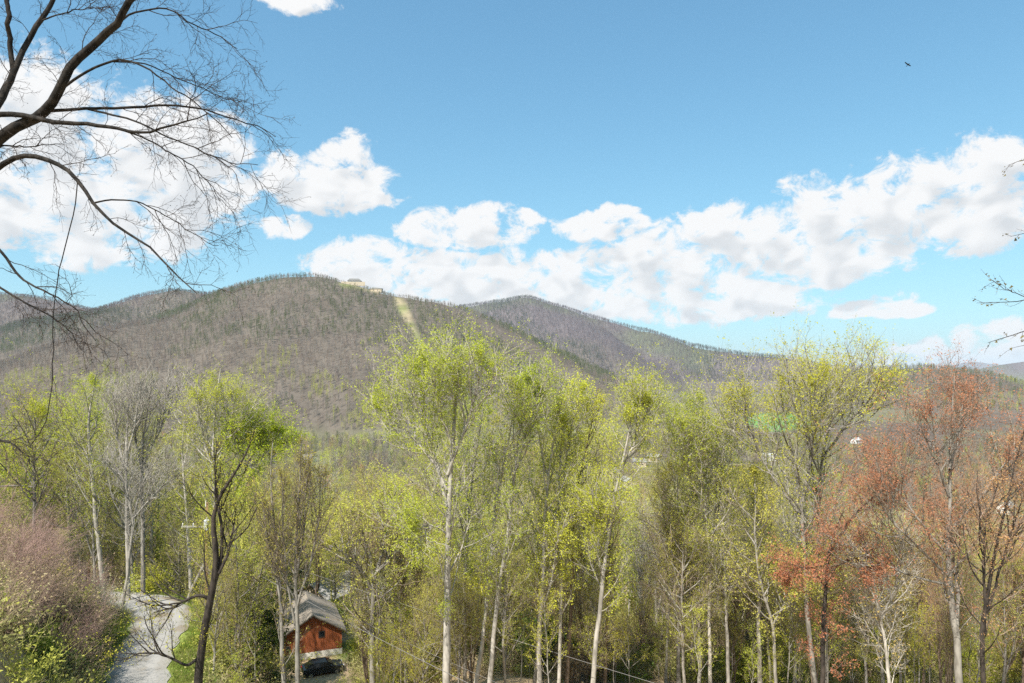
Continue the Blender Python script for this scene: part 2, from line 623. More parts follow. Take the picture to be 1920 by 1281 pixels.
def ground_mat():
    m, t, out = material('ground_soil')
    at = t.new('ShaderNodeAttribute', attribute_name='col')
    ge = t.new('ShaderNodeNewGeometry')
    n1 = t.noise(ge.outputs['Position'], 2.2, 6.0, 0.65)
    n2 = t.noise(ge.outputs['Position'], 0.06, 5.0, 0.6)
    k = t.m('MULTIPLY', t.ss(n1, 0.25, 0.75, 0.6, 1.4), t.ss(n2, 0.25, 0.75, 0.8, 1.2))
    c = t.mix(1.0, at.outputs['Color'], (1, 1, 1), 'MULTIPLY')
    hs = t.new('ShaderNodeHueSaturation')
    t.put(hs.inputs['Value'], k)
    t.put(hs.inputs['Color'], c)
    b = t.new('ShaderNodeBsdfDiffuse')
    t.put(b.inputs[0], hs.outputs[0])
    bp = t.new('ShaderNodeBump')
    bp.inputs['Strength'].default_value = 0.5
    bp.inputs['Distance'].default_value = 0.15
    t.put(bp.inputs['Height'], n1)
    t.put(b.inputs['Normal'], bp.outputs[0])
    t.put(out.inputs[0], b.outputs[0])
    return m


M_GROUND = ground_mat()


def sheet(name, r0, r1, label):
    i0, i1 = np.searchsorted(rad, r0), min(np.searchsorted(rad, r1), NR - 1)
    rows = np.arange(i0, i1 + 1)
    idx = (rows[:, None] * NC + np.arange(NC)[None, :])
    V = np.stack([gx[idx], gy[idx], gz[idx]], -1).reshape(-1, 3)
    C = gc[idx.ravel()]
    nr = len(rows)
    a = (np.arange(nr - 1)[:, None] * NC + np.arange(NC)[None, :])
    b = (np.arange(nr - 1)[:, None] * NC + (np.arange(NC)[None, :] + 1) % NC)
    f = np.stack([a, a + NC, b + NC, b], -1).reshape(-1, 4)
    me = mesh_np(name, V, [f[:, ::-1]], [M_GROUND], smooth=[True])
    ca = me.attributes.new('col', 'FLOAT_COLOR', 'POINT')
    ca.data.foreach_set('color', np.concatenate([C, np.ones((len(C), 1))], 1).astype(np.float32).ravel())
    return tag(obj(name, me), label, kind='structure')


sheet('ground', 0.0, 640.0, 'wooded hillside falling from the viewpoint to the valley floor')
sheet('mountain', 640.0, 2840.0, 'brown wooded mountain with a pale cleared strip below its summit')
sheet('far_hills', 2840.0, 1e9, 'hazy purple grey ranges on the horizon')

# gravel lane, a cambered sheet a little above the ground
def gravel_mat():
    m, t, out = material('gravel')
    ge = t.new('ShaderNodeNewGeometry')
    p = ge.outputs['Position']
    fine = t.noise(p, 9.0, 6.0, 0.7)
    big = t.noise(p, 0.35, 4.0, 0.6)
    at = t.new('ShaderNodeAttribute', attribute_name='across')
    # two wheel tracks pressed pale, dirt and leaves between and at the sides
    tr = t.m('ABSOLUTE', t.m('SUBTRACT', t.m('ABSOLUTE', at.outputs['Fac']), 0.42))
    track = t.ss(t.m('ADD', tr, t.m('MULTIPLY', t.m('SUBTRACT', big, 0.5), 0.3)), 0.26, 0.08)
    c = t.mix(fine, (0.20, 0.19, 0.172), (0.36, 0.345, 0.32))
    c = t.mix(t.m('MULTIPLY', t.ss(big, 0.45, 0.7), t.m('SUBTRACT', 1.0, track)), c, (0.22, 0.18, 0.13))
    c = t.mix(t.m('MULTIPLY', track, 0.45), c, (0.35, 0.335, 0.315))
    b = t.new('ShaderNodeBsdfPrincipled')
    b.inputs['Roughness'].default_value = 0.95
    b.inputs['Specular IOR Level'].default_value = 0.1
    t.put(b.inputs['Base Color'], c)
    bp = t.new('ShaderNodeBump')
    bp.inputs['Strength'].default_value = 0.3
    bp.inputs['Distance'].default_value = 0.03
    t.put(bp.inputs['Height'], fine)
    t.put(b.inputs['Normal'], bp.outputs[0])
    t.put(out.inputs[0], b.outputs[0])
    return m


M_GRAVEL = gravel_mat()
RP = []
for a, b in zip(ROAD[:-1], ROAD[1:]):
    for t_ in np.linspace(0, 1, 7)[:-1]:
        RP.append(a + (b - a) * t_)
RP = np.array(RP + [ROAD[-1]])
for _ in range(6):
    RP[1:-1] = (RP[:-2] + 2 * RP[1:-1] + RP[2:]) / 4
tan = np.gradient(RP[:, :2], axis=0)
tan /= np.linalg.norm(tan, axis=1)[:, None]
nor = np.stack([tan[:, 1], -tan[:, 0]], 1)
V, cross = [], np.array([-1.95, -1.3, -0.6, 0, 0.6, 1.3, 1.95])
for i, p in enumerate(RP):
    turn = 1.3 * math.exp(-((p[1] - 61.5) / 4.5) ** 2)
    for c in cross:
        wv = c * (1 + 0.10 * math.sin(i * 1.7 + c) + turn * (0.5 if c > 0 else 0.35))
        q = p[:2] + nor[i] * wv
        V.append((q[0], q[1], h1(q[0], q[1])))
V = np.array(V)
V[:, 2] += np.tile(np.array([0.01, 0.07, 0.09, 0.11, 0.09, 0.07, 0.01]), len(RP)) + 0.05
k = len(cross)
f = [(i * k + j, i * k + j + 1, (i + 1) * k + j + 1, (i + 1) * k + j) for i in range(len(RP) - 1) for j in range(k - 1)]
rme = mesh_np('road', V, [np.array(f)], [M_GRAVEL], smooth=[True])
rme.attributes.new('across', 'FLOAT', 'POINT').data.foreach_set('value', np.tile(cross / 1.95, len(RP)).astype(np.float32))
tag(obj('road', rme), 'pale gravel lane curving between thickets', kind='structure')

# ------------------------------------------------------------------ materials of plants
M_BARK_PALE = principled('bark_pale', (0.24, 0.218, 0.185), (0.52, 0.475, 0.41), 3.0, 0.9, (1, 1, 0.35), 0.4, jitter=0.15)
M_BARK_GREY = principled('bark_grey', (0.14, 0.125, 0.105), (0.31, 0.285, 0.245), 3.5, 0.9, (1, 1, 0.3), 0.4, jitter=0.2)
M_BARK_BROWN = principled('bark_brown', (0.125, 0.09, 0.065), (0.26, 0.195, 0.14), 4.0, 0.9, (1, 1, 0.3), 0.4, jitter=0.2)
M_BARK_DARK = principled('bark_dark', (0.022, 0.018, 0.015), (0.075, 0.06, 0.048), 5.0, 0.9, (1, 1, 0.3), 0.5)
M_TWIG_GREY = principled('twig_grey', (0.36, 0.325, 0.28), rough=0.9, jitter=0.15)
M_TWIG_BROWN = principled('twig_brown', (0.26, 0.20, 0.145), rough=0.9, jitter=0.15)
M_TWIG_RED = principled('twig_red', (0.28, 0.20, 0.15), rough=0.9, jitter=0.15)
M_TWIG_PINK = principled('twig_pink', (0.33, 0.215, 0.175), rough=0.9, jitter=0.15)
M_TWIG_DARK = principled('twig_dark', (0.05, 0.038, 0.032), rough=0.9)
L_LIME = leafmat('leaf_lime', (0.40, 0.42, 0.035), (0.63, 0.62, 0.085), 0.45)
L_BRIGHT = leafmat('leaf_bright', (0.36, 0.46, 0.03), (0.56, 0.62, 0.06), 0.42)
L_OLIVE = leafmat('leaf_olive', (0.35, 0.345, 0.05), (0.55, 0.52, 0.105), hue=0.015)
L_GREEN = leafmat('leaf_green', (0.14, 0.21, 0.03), (0.27, 0.35, 0.06))
L_DARK = leafmat('leaf_dark', (0.05, 0.085, 0.02), (0.11, 0.155, 0.04), 0.15)
L_RUST = leafmat('leaf_rust', (0.41, 0.185, 0.08), (0.53, 0.285, 0.13), 0.3)
L_MAROON = leafmat('leaf_maroon', (0.34, 0.155, 0.08), (0.47, 0.25, 0.125), 0.3)
L_AMBER = leafmat('leaf_amber', (0.38, 0.235, 0.085), (0.48, 0.35, 0.13), 0.3)
L_CREAM = leafmat('leaf_cream', (0.50, 0.50, 0.26), (0.66, 0.64, 0.42), 0.3, 0.005)
L_TAN = leafmat('leaf_tan', (0.32, 0.235, 0.13), (0.47, 0.37, 0.22), 0.3)
UP = np.array((0.0, 0.0, 1.0))
SUNW = np.array((SUNV.x * 0.6, SUNV.y * 0.6, SUNV.z)) * 1.1      # leaves turn their blades to the light


# ------------------------------------------------------------------ branch growing, all levels at once
def unit(v):
    return v / (np.linalg.norm(v, axis=-1, keepdims=True) + 1e-9)


def resample(pts, radii, n):
    pts = np.asarray(pts, float)
    d = np.concatenate([[0], np.cumsum(np.linalg.norm(np.diff(pts, axis=0), axis=1))])
    t = np.linspace(0, d[-1], n)
    # smooth the polyline a little
    q = np.stack([np.interp(t, d, pts[:, i]) for i in range(3)], 1)
    for _ in range(2):
        q[1:-1] = (q[:-2] + 2 * q[1:-1] + q[2:]) / 4
    return q, np.interp(t, d, radii)


def grow(rng, P, R, m, t0, t1, length, ang, nseg, trop, wig, rr, taper=0.35, droop=None, rmin=0.004, stem_len=None, shape=None):
    """m children on every parent polyline; P (B,n,3), R (B,n)"""
    B, n, _ = P.shape
    t = t0 + (t1 - t0) * (np.arange(m)[None, :] + rng.random((B, m))) / m
    f = t * (n - 1)
    i = np.minimum(f.astype(int), n - 2)
    w = (f - i)[..., None]
    b = np.arange(B)[:, None]
    pos = P[b, i] * (1 - w) + P[b, i + 1] * w
    par = unit(P[b, i + 1] - P[b, i])
    pr = R[b, i] * (1 - w[..., 0]) + R[b, i + 1] * w[..., 0]
    plen = np.linalg.norm(np.diff(P, axis=1), axis=2).sum(1)[:, None] if stem_len is None else stem_len
    phi = (np.arange(m)[None, :] * 2.39996 + rng.random((B, 1)) * 6.28 + rng.normal(0, 0.5, (B, m)))
    ref = np.where(np.abs(par[..., 2:3]) > 0.9, np.array((1.0, 0, 0)), UP)
    u = unit(np.cross(par, ref))
    v = np.cross(par, u)
    radial = np.cos(phi)[..., None] * u + np.sin(phi)[..., None] * v
    a = np.radians(ang) * (1 + rng.normal(0, 0.22, (B, m)))[..., None]
    d = np.cos(a) * par + np.sin(a) * radial
    tt = (t - t0) / max(t1 - t0, 1e-6)
    L = plen * length * (0.65 + 0.7 * rng.random((B, m)))
    if shape is not None:
        L = L * np.interp(tt, shape[0], shape[1])
    d = d.reshape(-1, 3)
    L = L.reshape(-1)
    p = pos.reshape(-1, 3)
    out = [p]
    for s in range(nseg):
        tr = trop if droop is None else trop + (droop - trop) * s / max(nseg - 1, 1)
        d = unit(d + tr * UP + rng.normal(0, wig, d.shape))
        p = p + d * (L / nseg)[:, None]
        out.append(p)
    Pn = np.stack(out, 1)
    r0 = np.maximum(np.minimum(pr.reshape(-1) * 0.8, L * rr), rmin)
    Rn = r0[:, None] * np.linspace(1, taper, nseg + 1)[None, :]
    return Pn, Rn


def tubes(P, R, k):
    B, n, _ = P.shape
    T = unit(np.gradient(P, axis=1))
    mean = unit(P[:, -1] - P[:, 0])
    ref = np.where(np.abs(mean[:, 2:3]) > 0.8, np.array((1.0, 0.2, 0)), UP)
    u = unit(np.cross(T, ref[:, None, :]))
    v = np.cross(T, u)
    a = np.arange(k) * 2 * math.pi / k
    ring = P[:, :, None, :] + R[:, :, None, None] * (np.cos(a)[None, None, :, None] * u[:, :, None, :] + np.sin(a)[None, None, :, None] * v[:, :, None, :])
    V = ring.reshape(-1, 3)
    base = (np.arange(B) * n * k)[:, None, None] + (np.arange(n - 1) * k)[None, :, None]
    j = np.arange(k)[None, None, :]
    j2 = (j + 1) % k
    f = np.stack([base + j, base + j2, base + k + j2, base + k + j], -1).reshape(-1, 4)
    return V, f


def leaves(rng, P, per, size, spread, t0=0.25, flat=1.0, aspect=0.6):
    """per leaves on every twig: folded-free diamond blades around the twig"""
    B, n, _ = P.shape
    t = t0 + (1 - t0) * rng.random((B, per))
    f = t * (n - 1)
    i = np.minimum(f.astype(int), n - 2)
    w = (f - i)[..., None]
    b = np.arange(B)[:, None]
    pos = (P[b, i] * (1 - w) + P[b, i + 1] * w).reshape(-1, 3)
    N = len(pos)
    pos = pos + rng.normal(0, spread, (N, 3))
    nrm = unit(rng.normal(0, 1, (N, 3)) + flat * SUNW)
    a = unit(np.cross(nrm, unit(rng.normal(0, 1, (N, 3)))))
    c = np.cross(nrm, a)
    s = (size * (0.45 + 1.15 * rng.random(N) ** 1.5))[:, None]
    V = np.stack([pos - a * s * 1.05, pos + a * s * 0.9 - c * s * aspect * 1.15, pos + a * s * 0.75 + c * s * aspect * 1.15], 1).reshape(-1, 3)
    f = np.arange(N * 3).reshape(N, 3)
    return V, f


def join(parts):
    """[(V, f, material index, smooth)] -> arrays for mesh_np"""
    Vs, fs, mi, sm = [], [], [], []
    off = 0
    for V, f, m, s in parts:
        Vs.append(V)
        fs.append(f + off)
        mi.append(m)
        sm.append(s)
        off += len(V)
    return np.concatenate(Vs), fs, mi, sm


def tree_meshes(name, rng, stems, sp):
    """stems: list of (points, radii) relative to the base. Returns the trunk mesh and the crown mesh."""
    N = 26
    SP, SR = [], []
    for pts, rr in stems:
        q, r = resample(pts, rr, N)
        SP.append(q)
        SR.append(r)
    SP, SR = np.array(SP), np.array(SR)
    wob = np.cumsum(rng.normal(0, sp.get('wob', 0.025), SP.shape), axis=1)
    wob -= wob[:, :1]
    wob[..., 2] = 0
    SP = SP + wob * np.minimum(1, np.arange(N) / 6.0)[None, :, None]
    V, f = tubes(SP, SR, sp.get('sides', 9))
    # root flare on ground stems only
    bark, twig, leaf = sp['bark'], sp['twig'], sp.get('leaf')
    trunk_parts = [(V, f, 0, True)]
    H = SP[0, -1, 2] - SP[0, 0, 2]
    P1, R1 = grow(rng, SP, SR, sp['n1'], sp['t0'], sp.get('t1', 0.985), sp['len1'], sp['ang1'], 7, sp['trop1'], sp.get('wig1', 0.10),
                  sp.get('rr1', 0.014), stem_len=H, shape=sp.get('shape'))
    V, f = tubes(P1, R1, 5)
    trunk_parts.append((V, f, 0, True))
    crown = []
    P2, R2 = grow(rng, P1, R1, sp['n2'], 0.2, 1.0, sp['len2'], sp.get('ang2', 42), 4, sp.get('trop2', 0.12), 0.13, 0.011, rmin=sp.get('rmin', 0.005), droop=sp.get('droop2'))
    V, f = tubes(P2, R2, 3)
    crown.append((V, f, 0, False))
    top = [P2]
    if sp.get('n3'):
        P3, R3 = grow(rng, P2, R2, sp['n3'], 0.15, 1.0, sp['len3'], sp.get('ang3', 40), 1 if leaf and sp['per'] > 2 else 2, sp.get('trop3', 0.12), 0.15, 0.010, rmin=sp.get('rmin', 0.0042), droop=sp.get('droop3'))
        V, f = tubes(P3, R3, 3)
        crown.append((V, f, 0, False))
        top = [P3]
        lasttip = P3
    mats = [twig]
    if leaf:
        mats.append(leaf)
        for T in top:
            V, f = leaves(rng, T, sp['per'], sp['size'], sp.get('spread', 0.10), sp.get('lt0', 0.45))
            crown.append((V, f, 1, False))
        if sp.get('leaf2'):
            mats.append(sp['leaf2'])
            V, f = leaves(rng, top[0][::3], sp['per'], sp['size'] * 1.1, 0.12)
            crown.append((V, f, 2, False))
    if sp.get('bole'):      # thin sprouts with leaves low on the stem
        Pb, Rb = grow(rng, SP, SR, sp['bole'], 0.12, sp['t0'], 0.05, 60, 4, 0.1, 0.15, 0.012, stem_len=H)
        V, f = tubes(Pb, Rb, 3)
        crown.append((V, f, 0, False))
        if leaf:
            V, f = leaves(rng, Pb, 14, sp['size'], 0.16)
            crown.append((V, f, 1, False))
    V, fs, mi, sm = join(trunk_parts)
    tm = mesh_np(name + '_trunk', V, fs, [bark], mi, sm)
    V, fs, mi, sm = join(crown)
    cm = mesh_np(name + '_crown', V, fs, mats, mi, sm)
    return tm, cm


def stem(rng, H, r0, lean=0.03, bend=0.5, top=0.012, z0=-0.4):
    n = 9
    z = np.linspace(z0, H, n)
    a = rng.random() * 6.28
    off = np.cumsum(rng.normal(0, bend * 0.12, (n, 2)), axis=0)
    off -= off[0]
    x = off[:, 0] + math.cos(a) * lean * (z - z0)
    y = off[:, 1] + math.sin(a) * lean * (z - z0)
    t = np.linspace(0, 1, n)
    r = r0 * (1 - t) ** 0.9 + top
    r[0] *= 1.35
    return np.stack([x, y, z], 1), r


SPEC = {
    'poplar': dict(bark=M_BARK_PALE, twig=M_TWIG_GREY, leaf=L_LIME, n1=30, t0=0.42, len1=0.22, ang1=46, trop1=0.16, n2=8, len2=0.42, n3=6, len3=0.45,
                   per=9, size=0.047, spread=0.10, shape=([0, 0.3, 0.7, 1], [0.6, 1.0, 0.85, 0.35])),
    'olive': dict(bark=M_BARK_GREY, twig=M_TWIG_BROWN, leaf=L_OLIVE, n1=26, t0=0.30, len1=0.30, ang1=52, trop1=0.10, n2=8, len2=0.42, n3=6, len3=0.45,
                  per=8, size=0.046, spread=0.10, shape=([0, 0.3, 0.75, 1], [0.8, 1.0, 0.8, 0.35])),
    'bright': dict(bark=M_BARK_GREY, twig=M_TWIG_BROWN, leaf=L_BRIGHT, n1=26, t0=0.33, len1=0.30, ang1=52, trop1=0.08, n2=8, len2=0.44, n3=6, len3=0.45,
                   per=9, size=0.064, spread=0.13, shape=([0, 0.35, 0.75, 1], [0.8, 1.0, 0.85, 0.4])),
    'rust': dict(bark=M_BARK_BROWN, twig=M_TWIG_RED, leaf=L_RUST, n1=26, t0=0.28, len1=0.34, ang1=42, trop1=0.14, n2=9, len2=0.42, n3=6, len3=0.42,
                 per=4, size=0.045, spread=0.09, shape=([0, 0.35, 0.8, 1], [0.85, 1.0, 0.75, 0.35])),
    'amber': dict(bark=M_BARK_BROWN, twig=M_TWIG_BROWN, leaf=L_AMBER, n1=24, t0=0.30, len1=0.30, ang1=46, trop1=0.12, n2=8, len2=0.42, n3=6, len3=0.42,
                  per=4, size=0.052, spread=0.10, shape=([0, 0.35, 0.8, 1], [0.85, 1.0, 0.75, 0.35])),
    'bare': dict(bark=M_BARK_PALE, twig=M_TWIG_GREY, n1=30, t0=0.28, len1=0.27, ang1=40, trop1=0.16, n2=10, len2=0.40, n3=6, len3=0.42, rmin=0.010,
                 shape=([0, 0.3, 0.75, 1], [0.9, 1.0, 0.7, 0.3])),
    'brown': dict(bark=M_BARK_BROWN, twig=M_TWIG_BROWN, leaf=L_OLIVE, n1=26, t0=0.25, len1=0.20, ang1=26, trop1=0.14, n2=9, len2=0.45, ang2=30, n3=6, len3=0.42, ang3=30, rmin=0.007,
                  per=2, size=0.042, spread=0.06, shape=([0, 0.3, 0.75, 1], [1.0, 1.0, 0.7, 0.3])),
    'sapling': dict(bark=M_BARK_GREY, twig=M_TWIG_BROWN, leaf=L_LIME, n1=16, t0=0.35, len1=0.20, ang1=48, trop1=0.10, n2=6, len2=0.45, n3=4, len3=0.45,
                    per=7, size=0.046, spread=0.09),
    'pine': dict(bark=M_BARK_DARK, twig=M_TWIG_BROWN, leaf=L_DARK, n1=40, t0=0.12, len1=0.26, ang1=82, trop1=0.02, n2=9, len2=0.36, ang2=50, trop2=0.0, n3=6, len3=0.4, trop3=0.0,
                 per=9, size=0.11, spread=0.11, shape=([0, 0.2, 1], [0.9, 1.0, 0.15])),
}
VARIANTS = {}


def variants(kind, n, H, r0, seed):
    out = []
    for i in range(n):
        rng = np.random.default_rng(seed + i)
        h = H * (0.85 + 0.3 * rng.random())
        st = [stem(rng, h, r0 * (0.8 + 0.4 * rng.random()), lean=0.05 * rng.random(), bend=1.0)]
        if kind in ('rust', 'bare', 'brown', 'amber') or (kind == 'olive' and i % 2):
            p0, rr = st[0]
            for k in range(2 if kind != 'brown' else 4):
                j = int(rng.integers(2, 4)) if kind != 'brown' else 1
                q = p0[j:].copy()
                a = rng.random() * 6.28
                tt = np.linspace(0, 1, len(q))[:, None]
                q[:, :2] += tt ** 0.8 * h * (0.10 + 0.09 * rng.random()) * np.array((math.cos(a), math.sin(a)))
                q[:, 2] -= tt[:, 0] * h * 0.08 * rng.random()
                st.append((q, np.maximum(rr[j:] * 0.75, 0.012)))
        sp = dict(SPEC[kind])
        if kind == 'poplar' and i % 5 != 2:
            sp['bark'] = M_BARK_GREY
            sp['t0'] = 0.34
        if len(st) > 1:
            sp['n1'] = max(10, int(sp['n1'] * (0.62 if len(st) == 3 else 0.42)))
            sp['len1'] *= 0.8
        out.append((tree_meshes('%s_tree' % kind, rng, st, sp), h))
    VARIANTS[kind] = out


variants('poplar', 5, 25.0, 0.24, 100)
variants('olive', 5, 17.0, 0.17, 200)
variants('bright', 3, 16.0, 0.17, 300)
variants('rust', 3, 17.0, 0.17, 400)
variants('amber', 2, 15.0, 0.15, 500)
variants('bare', 3, 19.0, 0.19, 600)
variants('brown', 2, 16.0, 0.12, 700)
variants('sapling', 4, 11.0, 0.07, 800)
variants('pine', 2, 13.0, 0.16, 900)

NAMES = {'poplar': 'poplar_tree', 'olive': 'budding_tree', 'bright': 'leafy_tree', 'rust': 'maple_tree', 'amber': 'amber_tree', 'bare': 'bare_tree',
         'brown': 'slender_tree', 'sapling': 'sapling', 'pine': 'evergreen_tree', 'hero': 'poplar_tree'}


def place_tree(kind, i, loc, rz, sc, label, group=None, name=None):
    (tm, cm), h = VARIANTS[kind][i % len(VARIANTS[kind])]
    e = empty(name or NAMES[kind], loc, rz)
    e.scale = (sc, sc, sc)
    tag(e, label, 'sapling' if kind == 'sapling' else 'tree', group)
    obj('trunk', tm, e)
    obj('crown', cm, e)
    return e


def hero(name, label, stems_px, D, sp, seed, base_px=None, r_px=None, group=None, depth=None):
    """a tree whose stems were read from the photograph: stems_px = [([(px, py) ...], width at start px, width at end px)]"""
    rng = np.random.default_rng(seed)
    pts0 = [PX(px, py, D) for px, py in stems_px[0][0]]
    # carry the first stem down to the ground along its own lean
    b = pts0[0].copy()
    slope = (pts0[0] - pts0[1]) / max(abs(pts0[0][2] - pts0[1][2]), 0.3)
    gz_ = h1(b[0], b[1])
    for _ in range(4):
        dz = b[2] - gz_
        b = b + slope * dz * 0.9 if dz > 0 else np.array((b[0], b[1], gz_))
        b[1] = D
        gz_ = h1(b[0], b[1])
    base = np.array((b[0], D, gz_))
    stems = []
    for si, (pl, w0, w1) in enumerate(stems_px):
        pts = np.array([PX(px, py, D) for px, py in pl])
        if depth is not None and si:
            pts[:, 1] += np.linspace(0, 1, len(pts)) * depth[si % len(depth)]
        rad_ = np.linspace(w0, w1, len(pts)) / F * D / 2 * 0.80
        if si == 0 and pts[0][2] > base[2] + 0.2:
            pts = np.vstack([base + np.array((0, 0, -0.5)), base + np.array((0, 0, 0.35)), pts])
            rad_ = np.concatenate([[rad_[0] * 1.55, rad_[0] * 1.18], rad_])
        stems.append((pts - base, rad_))
    sp = dict(sp)
    sp['t1'] = 0.95
    if 'shape' in sp:
        sp['shape'] = (sp['shape'][0], sp['shape'][1][:-1] + [0.18])
    tm, cm = tree_meshes(name, rng, stems, sp)
    e = empty(name, base)
    tag(e, label, 'tree', group)
    obj('trunk', tm, e)
    obj('crown', cm, e)
    return e


def S(kind, **kw):
    d = dict(SPEC[kind])
    d.update(kw)
    return d


# ------------------------------------------------------------------ the trees one can tell apart, left to right
POP = dict(n1=34, n2=8, n3=6, per=6)
hero('poplar_tree', 'tall pale-trunked poplar with yellow-green crown above the pink thicket', [([(178, 930), (172, 860), (166, 800), (176, 735), (182, 700)], 9, 2)], 70,
     S('poplar', n1=28, len1=0.20, t0=0.30), 1)
hero('leafy_tree', 'bright lime tree with thin pale stem and broad crown at the left edge', [([(66, 910), (66, 850), (70, 800), (64, 762)], 7, 2)], 74, S('bright', n1=30, len1=0.30, t0=0.4), 2)
hero('leafy_tree', 'lime-green tree filling the gap right of the thin pale stem', [([(128, 930), (126, 860), (118, 790)], 7, 2), ([(126, 880), (140, 830), (150, 790)], 5, 2)], 84, S('bright', n1=20, len1=0.30, t0=0.25), 3)
hero('bare_tree', 'leafless silvery tree with broom-like crown, first right of tall poplar', [([(238, 990), (236, 900), (236, 820), (240, 710)], 8, 2), ([(236, 880), (220, 820), (208, 740)], 5, 1.5), ([(237, 860), (252, 800), (262, 715)], 5, 1.5)], 66, S('bare', n1=20, len1=0.15, t0=0.3, bark=M_BARK_PALE), 4)
hero('bare_tree', 'leafless grey tree with dark twisting trunk beside the silvery broom-like tree', [([(268, 1000), (268, 900), (272, 820), (288, 700)], 9, 2), ([(270, 870), (300, 810), (318, 720)], 6, 1.5), ([(269, 900), (255, 820), (262, 740)], 5, 1.5)], 68, S('bare', n1=20, len1=0.16, t0=0.3, bark=M_BARK_GREY), 5)
hero('bare_tree', 'small leafless grey tree forking low behind the lane bend', [([(246, 1010), (252, 960), (268, 900), (310, 840)], 6, 1.5), ([(250, 980), (232, 900), (205, 860)], 5, 1.5), ([(252, 970), (285, 930), (330, 880)], 4, 1.5)], 62, S('bare', n1=16, len1=0.2, t0=0.25), 6)
hero('poplar_tree', 'pale slender birch-like tree standing behind the gravel lane bend', [([(358, 1105), (356, 1010), (352, 930), (345, 850), (350, 790)], 9, 2)], 66, S('olive', n1=24, t0=0.30, len1=0.2, bark=M_BARK_PALE), 7)
hero('poplar_tree', 'tall yellow-green tree rising behind the dark gnarled trunk', [([(404, 1060), (404, 960), (402, 860), (400, 790), (412, 690)], 13, 2), ([(403, 900), (380, 820), (372, 745)], 7, 2), ([(402, 880), (430, 810), (446, 740)], 6, 2)], 63,
     S('poplar', n1=17, t0=0.30, len1=0.17), 8)
hero('leafy_tree', 'bright lime round-crowned tree on a leaning trunk', [([(420, 985), (440, 925), (462, 880), (482, 840), (486, 790)], 7, 2), ([(455, 890), (500, 845), (526, 810)], 5, 2), ([(462, 880), (455, 835), (450, 810)], 4, 2)], 64,
     S('bright', n1=22, t0=0.30, len1=0.17, per=8), 9)
# the dark gnarled trunk beside the lane: thick, bent, with broken limbs
hero('gnarled_tree', 'thick dark gnarled trunk with broken limbs beside the gravel lane',
     [([(372, 1281), (378, 1215), (390, 1150), (402, 1095), (408, 1050), (405, 1010), (394, 985), (396, 960), (410, 930), (436, 895), (455, 868), (470, 835), (480, 800)], 20, 2),
      ([(402, 1095), (412, 1060), (415, 1030), (412, 985), (404, 950), (396, 880), (402, 830)], 10, 2),
      ([(396, 1125), (380, 1112), (362, 1118), (340, 1130), (310, 1135)], 9, 3),
      ([(376, 1230), (358, 1245), (345, 1230), (318, 1210), (285, 1205), (262, 1218)], 8, 2),
      ([(410, 1075), (425, 1040), (428, 1000), (432, 960)], 8, 2)], 36,
     S('bare', bark=M_BARK_DARK, twig=M_TWIG_DARK, leaf=L_LIME, per=3, size=0.036, n1=9, t0=0.30, len1=0.13, n2=6, n3=4, wob=0.012, rr1=0.02), 10, depth=[0, 0.5, -1.0, -1.6, 0.8])
hero('slender_tree', 'brown slender many-stemmed tree standing before the red house',
     [([(533, 1281), (532, 1200), (528, 1120), (520, 1020), (508, 900), (512, 830)], 11, 2), ([(558, 1281), (556, 1200), (552, 1100), (552, 1000), (556, 900), (560, 815)], 12, 2),
      ([(555, 1180), (540, 1090), (535, 980), (536, 880)], 6, 2), ([(554, 1150), (575, 1060), (588, 960), (592, 880)], 6, 2), ([(530, 1150), (505, 1040), (490, 940)], 6, 2), ([(553, 1100), (566, 1000), (574, 860)], 5, 2)], 44,
     S('brown', bark=M_BARK_GREY, twig=M_TWIG_BROWN, n1=15, t0=0.25, len1=0.13), 11, depth=[0, 0.4, -0.6, 0.8, -0.5, 0.5])
hero('budding_tree', 'spreading olive tree with forked tan trunk right of the red house', [([(698, 1281), (699, 1180), (700, 1100), (695, 1050), (672, 990), (650, 930)], 15, 3), ([(700, 1095), (712, 1040), (722, 980), (735, 915)], 9, 3), ([(699, 1110), (680, 1060), (655, 1035), (625, 1000)], 7, 2), ([(700, 1080), (740, 1040), (775, 1010)], 6, 2)], 55,
     S('olive', n1=20, t0=0.22, len1=0.24, per=8), 12, depth=[0, 1.5, -1.5, 1.0])
hero('poplar_tree', 'largest poplar, stout pale trunk and tall yellow-green crown at centre',
     [([(836, 1281), (835, 1180), (834, 1080), (836, 980), (838, 900), (842, 820), (848, 740), (852, 700), (856, 645)], 19, 3),
      ([(837, 950), (822, 880), (800, 810), (785, 740), (778, 690)], 9, 2), ([(839, 890), (862, 830), (890, 760), (903, 710), (912, 670)], 8, 2),
      ([(838, 920), (815, 870), (770, 820), (725, 780), (700, 755)], 7, 2), ([(842, 820), (820, 740), (815, 690)], 6, 2), ([(836, 1000), (818, 985), (800, 990), (785, 1000)], 5, 2)], 44,
     S('poplar', n1=17, t0=0.28, len1=0.145, per=10, size=0.046), 13, depth=[0, 1.5, -1.5, 2.0, -2.5, -1])
hero('poplar_tree', 'dark slim trunk just right of the stout central poplar', [([(872, 1281), (876, 1150), (878, 1050), (880, 960), (890, 880), (905, 800), (915, 730)], 9, 2)], 52, S('poplar', bark=M_BARK_GREY, n1=24, t0=0.30, len1=0.17), 14)
hero('poplar_tree', 'pale trunk leaning right, nearer of the leaning pair at centre', [([(893, 1281), (903, 1210), (915, 1100), (921, 1010), (928, 930), (945, 850), (960, 760), (972, 690)], 11, 2)], 47, S('poplar', n1=28, t0=0.30, len1=0.15), 15)
